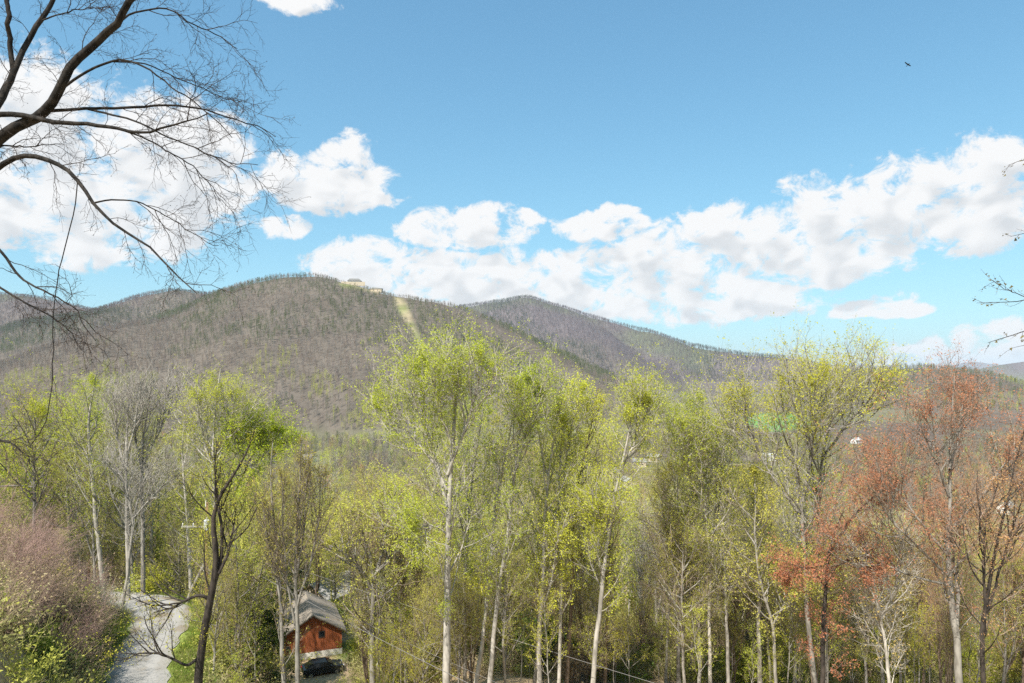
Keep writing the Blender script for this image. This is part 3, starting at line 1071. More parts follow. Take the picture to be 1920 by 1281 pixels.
hero('poplar_tree', 'pale trunk turning dark and leaning right, farther of the leaning pair', [([(918, 1281), (926, 1190), (936, 1100), (944, 1050), (955, 960), (963, 880), (975, 780), (990, 665)], 12, 2), ([(960, 900), (985, 820), (1005, 740)], 5, 2)], 46, S('poplar', n1=21, t0=0.30, len1=0.15), 16)
hero('poplar_tree', 'short-crowned pale trunk with low fork, left of two straight trunks', [([(1012, 1281), (1013, 1200), (1015, 1130), (1022, 1060), (1021, 990), (1028, 900), (1040, 810), (1058, 735)], 12, 2), ([(1015, 1145), (1028, 1110), (1040, 1060), (1045, 1010)], 6, 2)], 48, S('poplar', n1=21, t0=0.30, len1=0.17), 17)
hero('poplar_tree', 'straight pale trunk ending in a V fork, middle of the central group', [([(1048, 1281), (1049, 1180), (1050, 1080), (1051, 985), (1044, 960), (1043, 900), (1050, 820), (1060, 750)], 9, 2), ([(1051, 985), (1063, 955), (1062, 890), (1078, 800), (1092, 725)], 6, 2)], 49, S('poplar', n1=20, t0=0.30, len1=0.16), 18)
hero('poplar_tree', 'tan straight trunk close beside the V-forked pale trunk', [([(1063, 1281), (1067, 1180), (1072, 1080), (1074, 1010), (1080, 930), (1100, 840), (1122, 728)], 10, 2)], 51, S('poplar', bark=M_BARK_BROWN, n1=24, t0=0.30, len1=0.17), 19)
hero('poplar_tree', 'pale patchy trunk leaning right with side stub, right of central group', [([(1112, 1281), (1120, 1180), (1130, 1080), (1142, 1010), (1150, 950), (1160, 900), (1172, 850), (1182, 790), (1192, 722)], 12, 2), ([(1143, 1010), (1136, 985), (1126, 975)], 5, 2), ([(1160, 890), (1185, 845), (1205, 800), (1222, 760)], 5, 2)], 46,
     S('poplar', n1=20, t0=0.30, len1=0.15), 20)
hero('slender_tree', 'thin brown trunk directly behind the pale patchy leaning trunk', [([(1134, 1281), (1137, 1180), (1139, 1080), (1142, 990), (1150, 900)], 8, 2)], 54, S('brown', n1=26, t0=0.35, len1=0.16, leaf=L_OLIVE, per=3), 21)
hero('poplar_tree', 'round-topped yellow-green tree with forked white trunk right of centre', [([(1332, 1281), (1330, 1180), (1333, 1080), (1325, 1000), (1318, 930), (1310, 850), (1302, 728)], 9, 2), ([(1333, 1080), (1340, 1000), (1345, 900), (1348, 800)], 6, 2), ([(1322, 960), (1285, 880), (1270, 800)], 5, 2)], 50,
     S('poplar', n1=24, t0=0.35, len1=0.20, per=9), 22, depth=[0, 1, -1])
hero('poplar_tree', 'tall many-stemmed poplar whose left crown top breaks the skyline', [([(1528, 1281), (1515, 1150), (1512, 1020), (1505, 940), (1488, 850), (1470, 770), (1458, 690)], 12, 2), ([(1510, 980), (1455, 900), (1415, 820), (1398, 740)], 6, 2), ([(1505, 940), (1515, 850), (1520, 780), (1512, 715)], 7, 2)], 45,
     S('poplar', n1=21, t0=0.35, len1=0.19, bark=M_BARK_GREY, per=7), 23, depth=[0, 1.5, -1.5])
hero('poplar_tree', 'twiggy poplar with sparse top against the sky, right of the many-stemmed one', [([(1548, 1281), (1540, 1150), (1532, 1020), (1530, 920), (1545, 830), (1562, 780), (1582, 695)], 12, 2), ([(1532, 930), (1520, 850), (1535, 780), (1550, 700)], 6, 2), ([(1540, 860), (1590, 790), (1625, 745), (1640, 715)], 7, 2)], 47,
     S('poplar', n1=21, t0=0.35, len1=0.19, bark=M_BARK_GREY, per=6), 24, depth=[0, 1, -1.5])
hero('maple_tree', 'orange budding maple with dark trunk left of the big red maple', [([(1540, 1281), (1543, 1180), (1548, 1080), (1560, 1020), (1580, 960)], 12, 3), ([(1546, 1100), (1520, 1060), (1490, 1060), (1470, 1070)], 5, 2), ([(1552, 1040), (1600, 970), (1650, 930), (1700, 910)], 7, 2), ([(1548, 1070), (1590, 1040), (1620, 1060)], 5, 2)], 40,
     S('rust', bark=M_BARK_DARK, n1=14, t0=0.3, len1=0.14, trop1=0.0, trop2=0.0, per=5, size=0.046, spread=0.11), 25, depth=[0, -1, 1.0, -1.0])
hero('maple_tree', 'big spreading maple with red-brown buds and pale forked trunk at right',
     [([(1796, 1281), (1794, 1200), (1780, 1110), (1775, 1040), (1776, 960), (1780, 860), (1782, 780), (1786, 700)], 17, 2.5), ([(1794, 1180), (1800, 1120), (1790, 1050), (1782, 980)], 10, 3),
      ([(1776, 1040), (1730, 980), (1690, 910), (1660, 850)], 7, 2), ([(1776, 1000), (1830, 930), (1870, 860), (1905, 800)], 7, 2), ([(1778, 930), (1740, 850), (1715, 780)], 6, 2), ([(1780, 880), (1815, 800), (1840, 740)], 6, 2),
      ([(1778, 1080), (1720, 1030), (1650, 970), (1600, 900)], 6, 2), ([(1790, 1100), (1700, 1080), (1620, 1040), (1560, 1010)], 6, 2)], 38,
     S('rust', bark=M_BARK_GREY, leaf=L_MAROON, twig=M_TWIG_BROWN, n1=13, t0=0.3, len1=0.15, n2=9, n3=7, per=6, size=0.036, spread=0.08), 26, depth=[0, 0.5, 1.2, -1.0, -1.5, 1.5, -1.2, 1.0])
hero('maple_tree', 'dark many-stemmed red-budded tree at the right edge', [([(1850, 1281), (1846, 1180), (1860, 1080), (1880, 980), (1900, 890), (1925, 800)], 11, 2), ([(1847, 1190), (1838, 1080), (1835, 980), (1850, 900)], 7, 2), ([(1850, 1150), (1890, 1060), (1930, 980), (1960, 920)], 7, 2)], 36,
     S('rust', bark=M_BARK_DARK, n1=16, t0=0.3, len1=0.16, leaf=L_MAROON, per=3, size=0.036), 27, depth=[0, -1, 1])
hero('bare_tree', 'white-barked low tree with long bare branches reaching left, below the red maple', [([(1668, 1281), (1660, 1190), (1645, 1120), (1610, 1060), (1560, 1010)], 8, 2), ([(1655, 1160), (1680, 1100), (1690, 1020)], 5, 2)], 39, S('bare', n1=18, t0=0.25, len1=0.22, leaf=L_AMBER, per=1, size=0.05), 28)
hero('slender_tree', 'slim grey trunk between the white forked tree and the many-stemmed poplar', [([(1455, 1281), (1452, 1180), (1425, 1090), (1418, 1000), (1420, 920), (1415, 860)], 8, 2), ([(1450, 1170), (1475, 1120), (1490, 1080)], 4, 1.5)], 46, S('olive', n1=22, t0=0.3, len1=0.2, bark=M_BARK_GREY), 29)
hero('slender_tree', 'thin pale trunk left of the white forked tree', [([(1248, 1281), (1252, 1180), (1262, 1080), (1268, 960), (1262, 860)], 7, 2)], 55, S('olive', n1=26, t0=0.4, len1=0.2, bark=M_BARK_PALE), 30)

HERO_PX = [178, 66, 128, 238, 268, 356, 404, 460, 385, 545, 700, 836, 876, 905, 928, 1014, 1050, 1067, 1125, 1137, 1332, 1520, 1540, 1545, 1796, 1850, 1665, 1452, 1255]

# ------------------------------------------------------------------ fill: the wood on the slope beyond, tree by tree
rng = np.random.default_rng(7)
HOUSES_PX = []
taken = []
count = {}
ZONE_LABEL = {
    'poplar': ('slim yellow-green poplar among the mixed trees of the slope', 'poplars on the slope'),
    'olive': ('olive-budded tree among the mixed trees of the slope', 'olive trees on the slope'),
    'bright': ('fresh bright green tree among the mixed trees of the slope', 'bright green trees on the slope'),
    'rust': ('rust-red budding tree among the mixed trees of the slope', 'rust-red trees on the slope'),
    'amber': ('amber-tinted budding tree among the mixed trees of the slope', 'amber trees on the slope'),
    'bare': ('leafless grey tree among the mixed trees of the slope', 'bare trees on the slope'),
    'brown': ('brown twiggy tree among the mixed trees of the slope', 'brown trees on the slope'),
    'sapling': ('thin young sapling among the mixed trees of the slope', 'saplings on the slope'),
    'pine': ('dark evergreen among the mixed trees of the slope', 'evergreens on the slope'),
}
SIDE = [(330, 'above the pink thicket'), (640, 'behind lane and red house'), (1000, 'behind the big central poplar'),
        (1300, 'behind the leaning pale trunks'), (1560, 'behind the white forked tree'), (9999, 'behind the red maples')]
KW = {'poplar': 'slim yellow-green poplar', 'olive': 'olive-budded tree', 'bright': 'fresh bright green tree', 'rust': 'rust-red budding tree',
      'amber': 'amber-tinted tree', 'bare': 'leafless grey tree', 'brown': 'brown twiggy tree', 'sapling': 'thin young sapling', 'pine': 'dark evergreen'}


def species_at(px, D, x, y):
    n = vnoise(np.array([x]), np.array([y]), 26.0, 51)[0]
    u = rng.random()
    if px > 1540:
        w = dict(rust=0.24, amber=0.22, olive=0.28, bare=0.06, poplar=0.12, brown=0.08)
    elif px < 330:
        w = dict(bright=0.32, poplar=0.16, olive=0.22, bare=0.20, brown=0.10)
    elif px < 640:
        w = dict(olive=0.34, poplar=0.16, brown=0.12, bare=0.12, bright=0.10, pine=0.08, amber=0.08)
    elif px < 820:
        w = dict(olive=0.40, poplar=0.18, amber=0.20, brown=0.08, bright=0.08, rust=0.06)
    else:
        w = dict(poplar=0.30, olive=0.30, bright=0.10, bare=0.13, brown=0.10, amber=0.07)
    ks = list(w)
    c = np.cumsum([w[k] for k in ks])
    u = min(0.999, abs(u * 0.75 + n * 0.25 * 1.0)) * c[-1]
    return ks[int(np.searchsorted(c, u))]


SUNPATH = np.array([(-21.0, 79.0, 0.0), (-31.5, 63.5, 0.0)])


def scatter(n, dfun, gap, ok):
    got, tries = [], 0
    while len(got) < n and tries < 12000:
        tries += 1
        D = dfun(rng.random())
        px = -80 + 2080 * rng.random()
        x, y = (px - 960) / F * D, D
        if poly_dist(np.array([x]), np.array([y]), ROAD)[0][0] < 3.6 or (505 < px < 690 and D < 92) or (195 < px < 375 and D < 69) or (px < 330 and D < 72):
            continue
        if not ok(px, D):
            continue
        if poly_dist(np.array([x]), np.array([y]), SUNPATH)[0][0] < 5.0:
            continue
        mind = gap + D * 0.022
        if any((x - a) ** 2 + (y - b) ** 2 < mind ** 2 for a, b in taken):
            continue
        taken.append((x, y))
        got.append((D, px, x, y))
    return got


fill = []
for D, px, x, y in scatter(225, lambda u: 52.0 + 160.0 * u ** 1.35, 3.0, lambda px, D: not (D < 62 and 700 < px < 1200 and rng.random() < 0.5)):
    kind = species_at(px, D, x, y)
    if kind == 'bare' and rng.random() < 0.3:
        kind = 'sapling'
    if D < 70 and kind == 'bright':
        kind = 'olive'
    sc = 0.80 + 0.38 * rng.random()
    if D < 75 and kind in ('poplar', 'rust'):
        sc *= 0.82
    if px > 1540 and D < 110:
        sc *= 0.74
    fill.append((kind, D, px, x, y, sc))
for D, px, x, y in scatter(150, lambda u: 48.0 + 52.0 * u, 0.4, lambda px, D: True):      # the understorey
    u = rng.random()
    kind = 'rust' if px > 1540 and u < 0.2 else 'sapling' if u < 0.25 else 'olive' if u < 0.58 else 'poplar' if u < 0.76 else 'brown' if u < 0.84 else 'amber' if u < 0.91 else 'bare'
    fill.append((kind, D, px, x, y, (0.75 + 0.4 * rng.random()) if kind == 'sapling' else (0.36 if kind == 'poplar' else 0.48) + 0.25 * rng.random()))
for D, px, x, y in scatter(85, lambda u: 45.0 + 25.0 * u, 0.0, lambda px, D: px > 640 or 400 < px < 510):      # whips at the front
    fill.append(('sapling' if rng.random() < 0.75 else 'olive' if rng.random() < 0.6 else 'brown', D, px, x, y, 0.40 + 0.35 * rng.random()))
BAND = [(66, 'in front row'), (92, ''), (130, 'lower down'), (999, 'far down')]
ORD = ['first', 'second', 'third', 'fourth', 'fifth', 'sixth', 'seventh', 'eighth', 'ninth', 'tenth', 'eleventh', 'twelfth', 'thirteenth', 'fourteenth', 'fifteenth', 'sixteenth', 'seventeenth', 'eighteenth']
cells = {}
for it in fill:
    kind, D, px = it[:3]
    side = next(t for lim, t in SIDE if px < lim)
    band = next(t for lim, t in BAND if D < lim)
    small = 'small ' if it[5] < 0.72 and kind != 'sapling' else ''
    cells.setdefault((small + KW[kind], band, side), []).append(it)
for (kw, band, side), its in cells.items():
    its.sort(key=lambda q: q[2])
    text = ' '.join(q for q in (kw, band, side) if q)
    for i, (kind, D, px, x, y, sc) in enumerate(its):
        lab = text if len(its) == 1 else '%s, %s from left' % (text, ORD[i] if i < 18 else 'number %d' % (i + 1))
        place_tree(kind, int(rng.integers(0, 9)), (x, y, h1(x, y) - 0.05), rng.random() * 6.28, sc, lab, '%ss %s' % (kw, side))
#@@MORE

# ------------------------------------------------------------------ shrubs and thickets
def shrub_meshes(name, rng, n, H, sp):
    """many thin stems arching out of one stool"""
    m = 7
    a = rng.random(n) * 6.28
    tilt = np.radians(8 + 34 * rng.random(n))
    d = np.stack([np.sin(tilt) * np.cos(a), np.sin(tilt) * np.sin(a), np.cos(tilt)], 1)
    L = H * (0.6 + 0.6 * rng.random(n))
    p = np.stack([rng.normal(0, 0.16 * H * 0.4, n), rng.normal(0, 0.16 * H * 0.4, n), np.full(n, -0.15)], 1)
    out = [p]
    for s in range(m):
        d = unit(d + (0.10 - 0.16 * s / m * sp.get('arch', 1.0)) * UP + rng.normal(0, 0.10, d.shape))
        p = p + d * (L / m)[:, None]
        out.append(p)
    P = np.stack(out, 1)
    R = (0.010 + 0.010 * rng.random(n))[:, None] * np.linspace(1, 0.3, m + 1)[None, :] * sp.get('thick', 1.0)
    Vs, fs = tubes(P, R, 4)
    P2, R2 = grow(rng, P, R, sp.get('n2', 8), 0.2, 1.0, 0.34, 38, 3, 0.03, 0.16, 0.010, rmin=0.005, droop=-0.06)
    P3, R3 = grow(rng, P2, R2, sp.get('n3', 4), 0.2, 1.0, 0.45, 40, 2, 0.02, 0.16, 0.010, rmin=0.004)
    parts = [(*tubes(P2, R2, 3), 0, False), (*tubes(P3, R3, 3), 0, False)]
    mats = [sp['twig']]
    if sp.get('leaf'):
        mats.append(sp['leaf'])
        parts.append((*leaves(rng, P3, sp['per'], sp['size'], 0.07), 1, False))
        parts.append((*leaves(rng, P2, sp['per'], sp['size'], 0.07), 1, False))
    V, ff, mi, sm = join(parts)
    st = mesh_np(name + '_stems', Vs, [fs], [sp.get('stem', sp['twig'])])
    cr = mesh_np(name + '_crown', V, ff, mats, mi, sm)
    return st, cr


SHRUB = {
    'pink': [shrub_meshes('pink_shrub', np.random.default_rng(1000 + i), 26, 4.2, dict(twig=M_TWIG_PINK, n2=9, n3=5, thick=1.1, arch=1.3)) for i in range(3)],
    'dusky': [shrub_meshes('dusky_shrub', np.random.default_rng(1010 + i), 24, 3.4, dict(twig=M_TWIG_RED, n2=9, n3=5, leaf=L_TAN, per=1, size=0.05)) for i in range(2)],
    'olive': [shrub_meshes('olive_shrub', np.random.default_rng(1020 + i), 16, 3.0, dict(twig=M_TWIG_BROWN, n2=8, n3=4, leaf=L_OLIVE, per=5, size=0.058)) for i in range(3)],
    'green': [shrub_meshes('green_shrub', np.random.default_rng(1030 + i), 16, 2.6, dict(twig=M_TWIG_BROWN, n2=8, n3=4, leaf=L_GREEN, per=7, size=0.075)) for i in range(2)],
    'dark': [shrub_meshes('dark_shrub', np.random.default_rng(1040 + i), 16, 3.0, dict(twig=M_TWIG_DARK, n2=8, n3=4, leaf=L_DARK, per=9, size=0.085)) for i in range(2)],
    'cream': [shrub_meshes('cream_shrub', np.random.default_rng(1050 + i), 14, 3.6, dict(twig=M_TWIG_GREY, n2=8, n3=4, leaf=L_CREAM, per=2, size=0.06)) for i in range(1)],
    'lime': [shrub_meshes('lime_shrub', np.random.default_rng(1060 + i), 14, 2.6, dict(twig=M_TWIG_BROWN, n2=7, n3=4, leaf=L_LIME, per=6, size=0.060)) for i in range(2)],
    'tan': [shrub_meshes('tan_shrub', np.random.default_rng(1070 + i), 18, 1.9, dict(twig=M_TWIG_PINK, n2=7, n3=3, leaf=L_TAN, per=3, size=0.055)) for i in range(2)],
}
SH_NAME = {'pink': 'thicket_shrub', 'dusky': 'dusky_shrub', 'olive': 'budding_shrub', 'green': 'leafy_shrub', 'dark': 'evergreen_shrub', 'cream': 'blossoming_shrub', 'lime': 'leafy_shrub', 'tan': 'dry_shrub'}


def place_shrub(kind, px, D, label, group=None, sc=1.0, x=None):
    x = (px - 960) / F * D if x is None else x
    st, cr = SHRUB[kind][int(rng.integers(0, 9)) % len(SHRUB[kind])]
    e = empty(SH_NAME[kind], (x, D, h1(x, D) - 0.03), rng.random() * 6.28)
    e.scale = (sc, sc, sc * (0.9 + 0.2 * rng.random()))
    tag(e, label, 'shrub', group)
    obj('stem', st, e)
    obj('crown', cr, e)
    return e


def shrub_bed(kind, n, px0, px1, d0, d1, label, group, s0=0.8, s1=1.25, road=3.4):
    k = 0
    for _ in range(n * 40):
        if k >= n:
            break
        px, D = px0 + (px1 - px0) * rng.random(), d0 + (d1 - d0) * rng.random()
        x = (px - 960) / F * D
        if poly_dist(np.array([x]), np.array([D]), ROAD)[0][0] < road:
            continue
        if math.hypot(x + 23.2, D - 82.5) < 5.6 or math.hypot(x + 20.0, D - 73.5) < 3.2 or (520 < px < 668 and 56 < D < 82):
            continue
        place_shrub(kind, px, D, label, group, s0 + (s1 - s0) * rng.random())
        k += 1


shrub_bed('pink', 26, -60, 235, 44, 64, 'pinkish leafless arching bush in the big thicket left of the lane', 'pink thicket left of the lane', 0.85, 1.25)
shrub_bed('dusky', 14, -80, 170, 34, 50, 'dusky brown twiggy bush low in the thicket at bottom left', 'dusky bushes at bottom left')
shrub_bed('olive', 12, -40, 230, 46, 62, 'olive-budded bush showing between the pink bushes', 'olive bushes in the thicket', 0.7, 1.0)
shrub_bed('dark', 5, 120, 215, 40, 52, 'dark leafy bush overhanging the left verge of the lane', 'dark bushes by the lane', 0.6, 0.85, 2.9)
shrub_bed('green', 5, 60, 215, 38, 48, 'green low bush on the bank left of the lane', 'green bushes on the bank', 0.55, 0.8, 3.0)
place_shrub('cream', 186, 58, 'bush with pale cream blossom at the thicket edge, upper one', None, 1.05)
place_shrub('cream', 215, 60, 'bush with pale cream blossom closest to the lane bend', None, 0.85)
place_shrub('cream', 22, 66, 'pale cream blossoming bush at the left edge of the photo', None, 0.9)
shrub_bed('lime', 9, 235, 350, 69, 80, 'lime leafy bush beyond the bend of the lane', 'lime bushes beyond the lane bend', 0.8, 1.3)
shrub_bed('olive', 12, 240, 520, 68, 92, 'olive bush behind the lane bend and utility pole', 'olive bushes behind the lane', 1.0, 1.5)
shrub_bed('tan', 18, 390, 540, 44, 72, 'dry tan brush on the bank between the lane and the red house', 'dry brush on the bank', 0.8, 1.3)
shrub_bed('olive', 8, 400, 530, 48, 72, 'olive bush on the bank between the lane and the red house', 'olive bushes on the bank', 0.6, 0.9)
shrub_bed('lime', 14, 660, 900, 58, 95, 'lime bush at the feet of the trees right of the red house', 'lime bushes right of the house', 0.8, 1.2)
shrub_bed('dark', 9, 940, 1090, 60, 78, 'dark evergreen bush behind the straight pale trunks', 'evergreen bushes behind the pale trunks', 1.0, 1.6)
shrub_bed('dark', 3, 845, 885, 76, 84, 'dark evergreen bush glimpsed just right of the stout poplar trunk', 'evergreen bushes by the stout poplar', 1.0, 1.5)
shrub_bed('green', 4, 612, 720, 88, 100, 'green bush behind the red house', 'green bushes behind the house', 0.8, 1.2)
shrub_bed('tan', 24, 660, 1180, 56, 80, 'dry tan brush among the feet of the central poplars', 'dry brush under the poplars', 0.9, 1.5)
shrub_bed('dusky', 13, 1130, 1440, 60, 100, 'reddish twiggy bush on the slope right of the leaning trunks', 'reddish bushes right of the trunks', 1.0, 1.7)
shrub_bed('olive', 26, 1200, 1960, 54, 85, 'olive bush beneath the right-hand trees', 'olive bushes at right', 0.9, 1.5)
shrub_bed('lime', 22, 1200, 1960, 56, 90, 'lime bush beneath the right-hand trees', 'lime bushes at right', 0.9, 1.4)
shrub_bed('olive', 16, 700, 1200, 58, 100, 'olive bush among the central trunks', 'olive bushes among the trunks', 0.8, 1.4)

# ------------------------------------------------------------------ far woods: one mass each, a tree per point
PROTO = bpy.data.collections.new('far_tree_kinds')
T_WOOD = simple_tint('far_wood', (1.0, 1.0, 1.0))
T_LEAF = leafmat('far_leaf', (0.75, 0.75, 0.75), (1.25, 1.25, 1.25), 0.35, 0.0, tint=True)


def far_tree(i, kind, seed):
    rng = np.random.default_rng(seed)
    H = 12.0
    pts, rr = stem(rng, H * (0.9 + 0.2 * rng.random()), 0.17, 0.05, 1.2, 0.03)
    q, r = resample(pts, rr, 6)
    parts = [(*tubes(q[None], r[None], 4), 0, True)]
    if kind == 'bare':
        P1, R1 = grow(rng, q[None], r[None], 20, 0.28, 1.0, 0.30, 38, 3, 0.14, 0.12, 0.016, stem_len=H, rmin=0.04, shape=([0, 0.4, 1], [0.9, 1.0, 0.4]))
        P2, R2 = grow(rng, P1, R1, 5, 0.2, 1.0, 0.45, 36, 2, 0.12, 0.12, 0.014, rmin=0.035)
        parts += [(*tubes(P1, R1, 3), 0, False), (*tubes(P2, R2, 3), 0, False)]
    elif kind == 'leafy':
        P1, R1 = grow(rng, q[None], r[None], 14, 0.28, 1.0, 0.30, 46, 3, 0.10, 0.12, 0.016, stem_len=H, rmin=0.03, shape=([0, 0.4, 1], [0.9, 1.0, 0.45]))
        P2, R2 = grow(rng, P1, R1, 4, 0.2, 1.0, 0.5, 40, 2, 0.10, 0.12, 0.014, rmin=0.02)
        parts += [(*tubes(P1, R1, 3), 0, False), (*tubes(P2, R2, 3), 0, False), (*leaves(rng, P2, 7, 0.17, 0.22, 0.1), 1, False)]
    else:   # evergreen
        P1, R1 = grow(rng, q[None], r[None], 26, 0.12, 1.0, 0.26, 78, 3, 0.0, 0.10, 0.014, stem_len=H, rmin=0.03, shape=([0, 0.2, 1], [0.9, 1.0, 0.2]))
        parts += [(*tubes(P1, R1, 3), 0, False), (*leaves(rng, P1, 14, 0.26, 0.22, 0.1), 1, False)]
    V, fs, mi, sm = join(parts)
    o = bpy.data.objects.new('kind_%02d' % i, mesh_np('kind_%02d' % i, V, fs, [T_WOOD, T_LEAF], mi, sm))
    PROTO.objects.link(o)


for i in range(4):
    far_tree(i, 'bare', 2000 + i)
for i in range(4, 7):
    far_tree(i, 'leafy', 2000 + i)
for i in range(7, 9):
    far_tree(i, 'evergreen', 2000 + i)


def wood(name, label, X, Y, Z, pick, size, tint, rot):
    n = len(X)
    me = bpy.data.meshes.new(name)
    me.vertices.add(n)
    me.vertices.foreach_set('co', np.stack([X, Y, Z], 1).astype(np.float32).ravel())
    for nm, ty, dat, fld in (('pick', 'INT', pick.astype(np.int32), 'value'), ('size', 'FLOAT', size.astype(np.float32), 'value'), ('turn', 'FLOAT', rot.astype(np.float32), 'value')):
        me.attributes.new(nm, ty, 'POINT').data.foreach_set(fld, dat)
    me.attributes.new('tint', 'FLOAT_COLOR', 'POINT').data.foreach_set('color', np.concatenate([tint, np.ones((n, 1))], 1).astype(np.float32).ravel())
    o = obj(name, me)
    ng = bpy.data.node_groups.new(name, 'GeometryNodeTree')
    ng.interface.new_socket('Geometry', in_out='INPUT', socket_type='NodeSocketGeometry')
    ng.interface.new_socket('Geometry', in_out='OUTPUT', socket_type='NodeSocketGeometry')
    t = NT(ng)
    a, b = t.new('NodeGroupInput'), t.new('NodeGroupOutput')
    ci = t.new('GeometryNodeCollectionInfo')
    ci.inputs['Collection'].default_value = PROTO
    ci.inputs['Separate Children'].default_value = True
    ci.inputs['Reset Children'].default_value = True
    ip = t.new('GeometryNodeInstanceOnPoints')

    def at(nm, ty):
        q = t.new('GeometryNodeInputNamedAttribute', data_type=ty)
        q.inputs[0].default_value = nm
        return q.outputs[0]
    ip.inputs['Pick Instance'].default_value = True
    t.put(ip.inputs['Points'], a.outputs[0])
    t.put(ip.inputs['Instance'], ci.outputs[0])
    t.put(ip.inputs['Instance Index'], at('pick', 'INT'))
    cx = t.new('ShaderNodeCombineXYZ')
    t.put(cx.inputs[2], at('turn', 'FLOAT'))
    t.put(ip.inputs['Rotation'], cx.outputs[0])
    t.put(ip.inputs['Scale'], at('size', 'FLOAT'))
    t.put(b.inputs[0], ip.outputs[0])
    md = o.modifiers.new('trees', 'NODES')
    md.node_group = ng
    return tag(o, label, 'woodland', kind='stuff')


# houses of the valley: px, py of the base, distance (kept clear of trees in front)
VALLEY = [(588, 824, 640), (1142, 846, 560), (1182, 862, 520), (1212, 856, 600), (1236, 848, 620), (1455, 822, 640), (1600, 792, 820), (1398, 985, 300), (1452, 1032, 265), (1605, 990, 300), (1690, 966, 330), (1880, 920, 420)]


def sparse(X, Y):
    px = 960 + F * X / np.maximum(Y, 1)
    keep = strip_mask(X, Y) < 0.35
    for (hx, hy, hd) in VALLEY:
        keep &= ~((np.abs(px - hx) < 16) & (Y > hd * 0.80) & (Y < hd + 14))
    keep &= ~(np.hypot((px - 1455) / 70, (np.hypot(X, Y) - 1290) / 250) < 0.9)
    return keep


def fan(rng, n, d0, d1, p0=-120, p1=2040, power=2.0):
    """points spread evenly over the ground the view takes in between two distances"""
    D = (d0 ** power + (d1 ** power - d0 ** power) * rng.random(n)) ** (1 / power)
    px = p0 + (p1 - p0) * rng.random(n)
    return (px - 960) / F * D, D, px


def tints(rng, n, table):
    w = np.array([r[0] for r in table], float)
    idx = rng.choice(len(table), n, p=w / w.sum())
    c = np.array([r[2] for r in table])[idx]
    pk = np.array([r[1][int(rng.integers(0, 99)) % len(r[1])] for r in [table[i] for i in idx]])
    return pk, c * (0.8 + 0.4 * rng.random((n, 1)))


BARE, LEAF, EVER = (0, 1, 2, 3), (4, 5, 6), (7, 8)
C_GREY, C_BROWN, C_PURP = (0.215, 0.195, 0.165), (0.245, 0.185, 0.138), (0.20, 0.158, 0.142)
C_LIME, C_OLIV, C_BRIGHT, C_RUST, C_EVER, C_MOSS = (0.43, 0.43, 0.09), (0.34, 0.33, 0.12), (0.42, 0.50, 0.07), (0.42, 0.23, 0.12), (0.08, 0.105, 0.05), (0.12, 0.142, 0.058)

rw = np.random.default_rng(77)
# 1. the wood on the lower slope and in the valley
X, Y, px = fan(rw, 13000, 82, 800, power=1.6)
k = sparse(X, Y) & (vnoise(X, Y, 60.0, 61) > 0.33) & ~((px > 505) & (px < 690) & (Y < 92)) & ~((px < 330) & (Y < 88))
X, Y, px = X[k], Y[k], px[k]
Z = height(X, Y)
n = len(X)
pk, tn = tints(rw, n, [(0.32, LEAF, C_LIME), (0.28, LEAF, C_OLIV), (0.03, LEAF, C_BRIGHT), (0.26, BARE, C_GREY), (0.14, BARE, C_BROWN), (0.03, EVER, C_EVER), (0.05, LEAF, C_RUST)])
pk2, tn2 = tints(rw, n, [(0.40, LEAF, C_RUST), (0.2, LEAF, C_OLIV), (0.2, BARE, C_BROWN), (0.2, BARE, C_PURP)])
sw = (rw.random(n) < sstep(px, 1520, 1640) * 0.75)
pk, tn = np.where(sw, pk2, pk), np.where(sw[:, None], tn2, tn)
pk3, tn3 = tints(rw, n, [(0.45, BARE, C_GREY), (0.45, BARE, C_BROWN), (0.10, LEAF, C_MOSS)])
sw = rw.random(n) < sstep(Y, 260, 560) * 0.68
pk, tn = np.where(sw, pk3, pk), np.where(sw[:, None], tn3, tn)
wood('valley_forest', 'mixed spring wood filling the valley below the mountain', X, Y, Z - 0.3, pk, 0.75 + 0.75 * rw.random(n), tn, rw.random(n) * 6.28)

# 2. the wood that clothes the mountain
X, Y, px = fan(rw, 105000, 760, 2750, power=1.5)
k = sparse(X, Y)
X, Y, px = X[k], Y[k], px[k]
Z = height(X, Y)
k = (Z > -74)
X, Y, px, Z = X[k], Y[k], px[k], Z[k]
n = len(X)
pk, tn = tints(rw, n, [(0.40, BARE, C_GREY), (0.34, BARE, C_BROWN), (0.26, BARE, C_PURP)])
pkg, tng = tints(rw, n, [(0.68, LEAF, C_MOSS), (0.02, EVER, C_EVER), (0.30, BARE, C_GREY)])
pkl, tnl = tints(rw, n, [(0.5, LEAF, C_LIME), (0.3, LEAF, C_OLIV), (0.2, BARE, C_GREY)])
patch = vnoise(X, Y * 0.6, 190.0, 71) * 0.72 + vnoise(X, Y, 50.0, 72) * 0.28
up_ = sstep(Z, 20, 130)
wgreen = sstep(patch + 0.10 * up_ - 0.16 * sstep(Z, 165, 215), 0.46, 0.57) * 0.92
wgreen = np.maximum(wgreen, 0.75 * sstep(px, 1540, 1620) * (Y < 2000))
wlime = sstep(vnoise(X, Y, 90.0, 73) + 0.35 * sstep(Z, 10, -60) - 0.10, 0.56, 0.70) * sstep(Z, 60, -10) * 0.8
wgreen *= sstep(poly_dist(X, Y, RIDGES[0][0])[0], 12, 70)
u = rw.random(n)
sg, sl = u < wgreen, rw.random(n) < wlime
pk, tn = np.where(sg, pkg, pk), np.where(sg[:, None], tng, tn)
pk, tn = np.where(sl, pkl, pk), np.where(sl[:, None], tnl, tn)
back = sstep(Y, 1750, 2000)[:, None] * (px < 1500)[:, None]
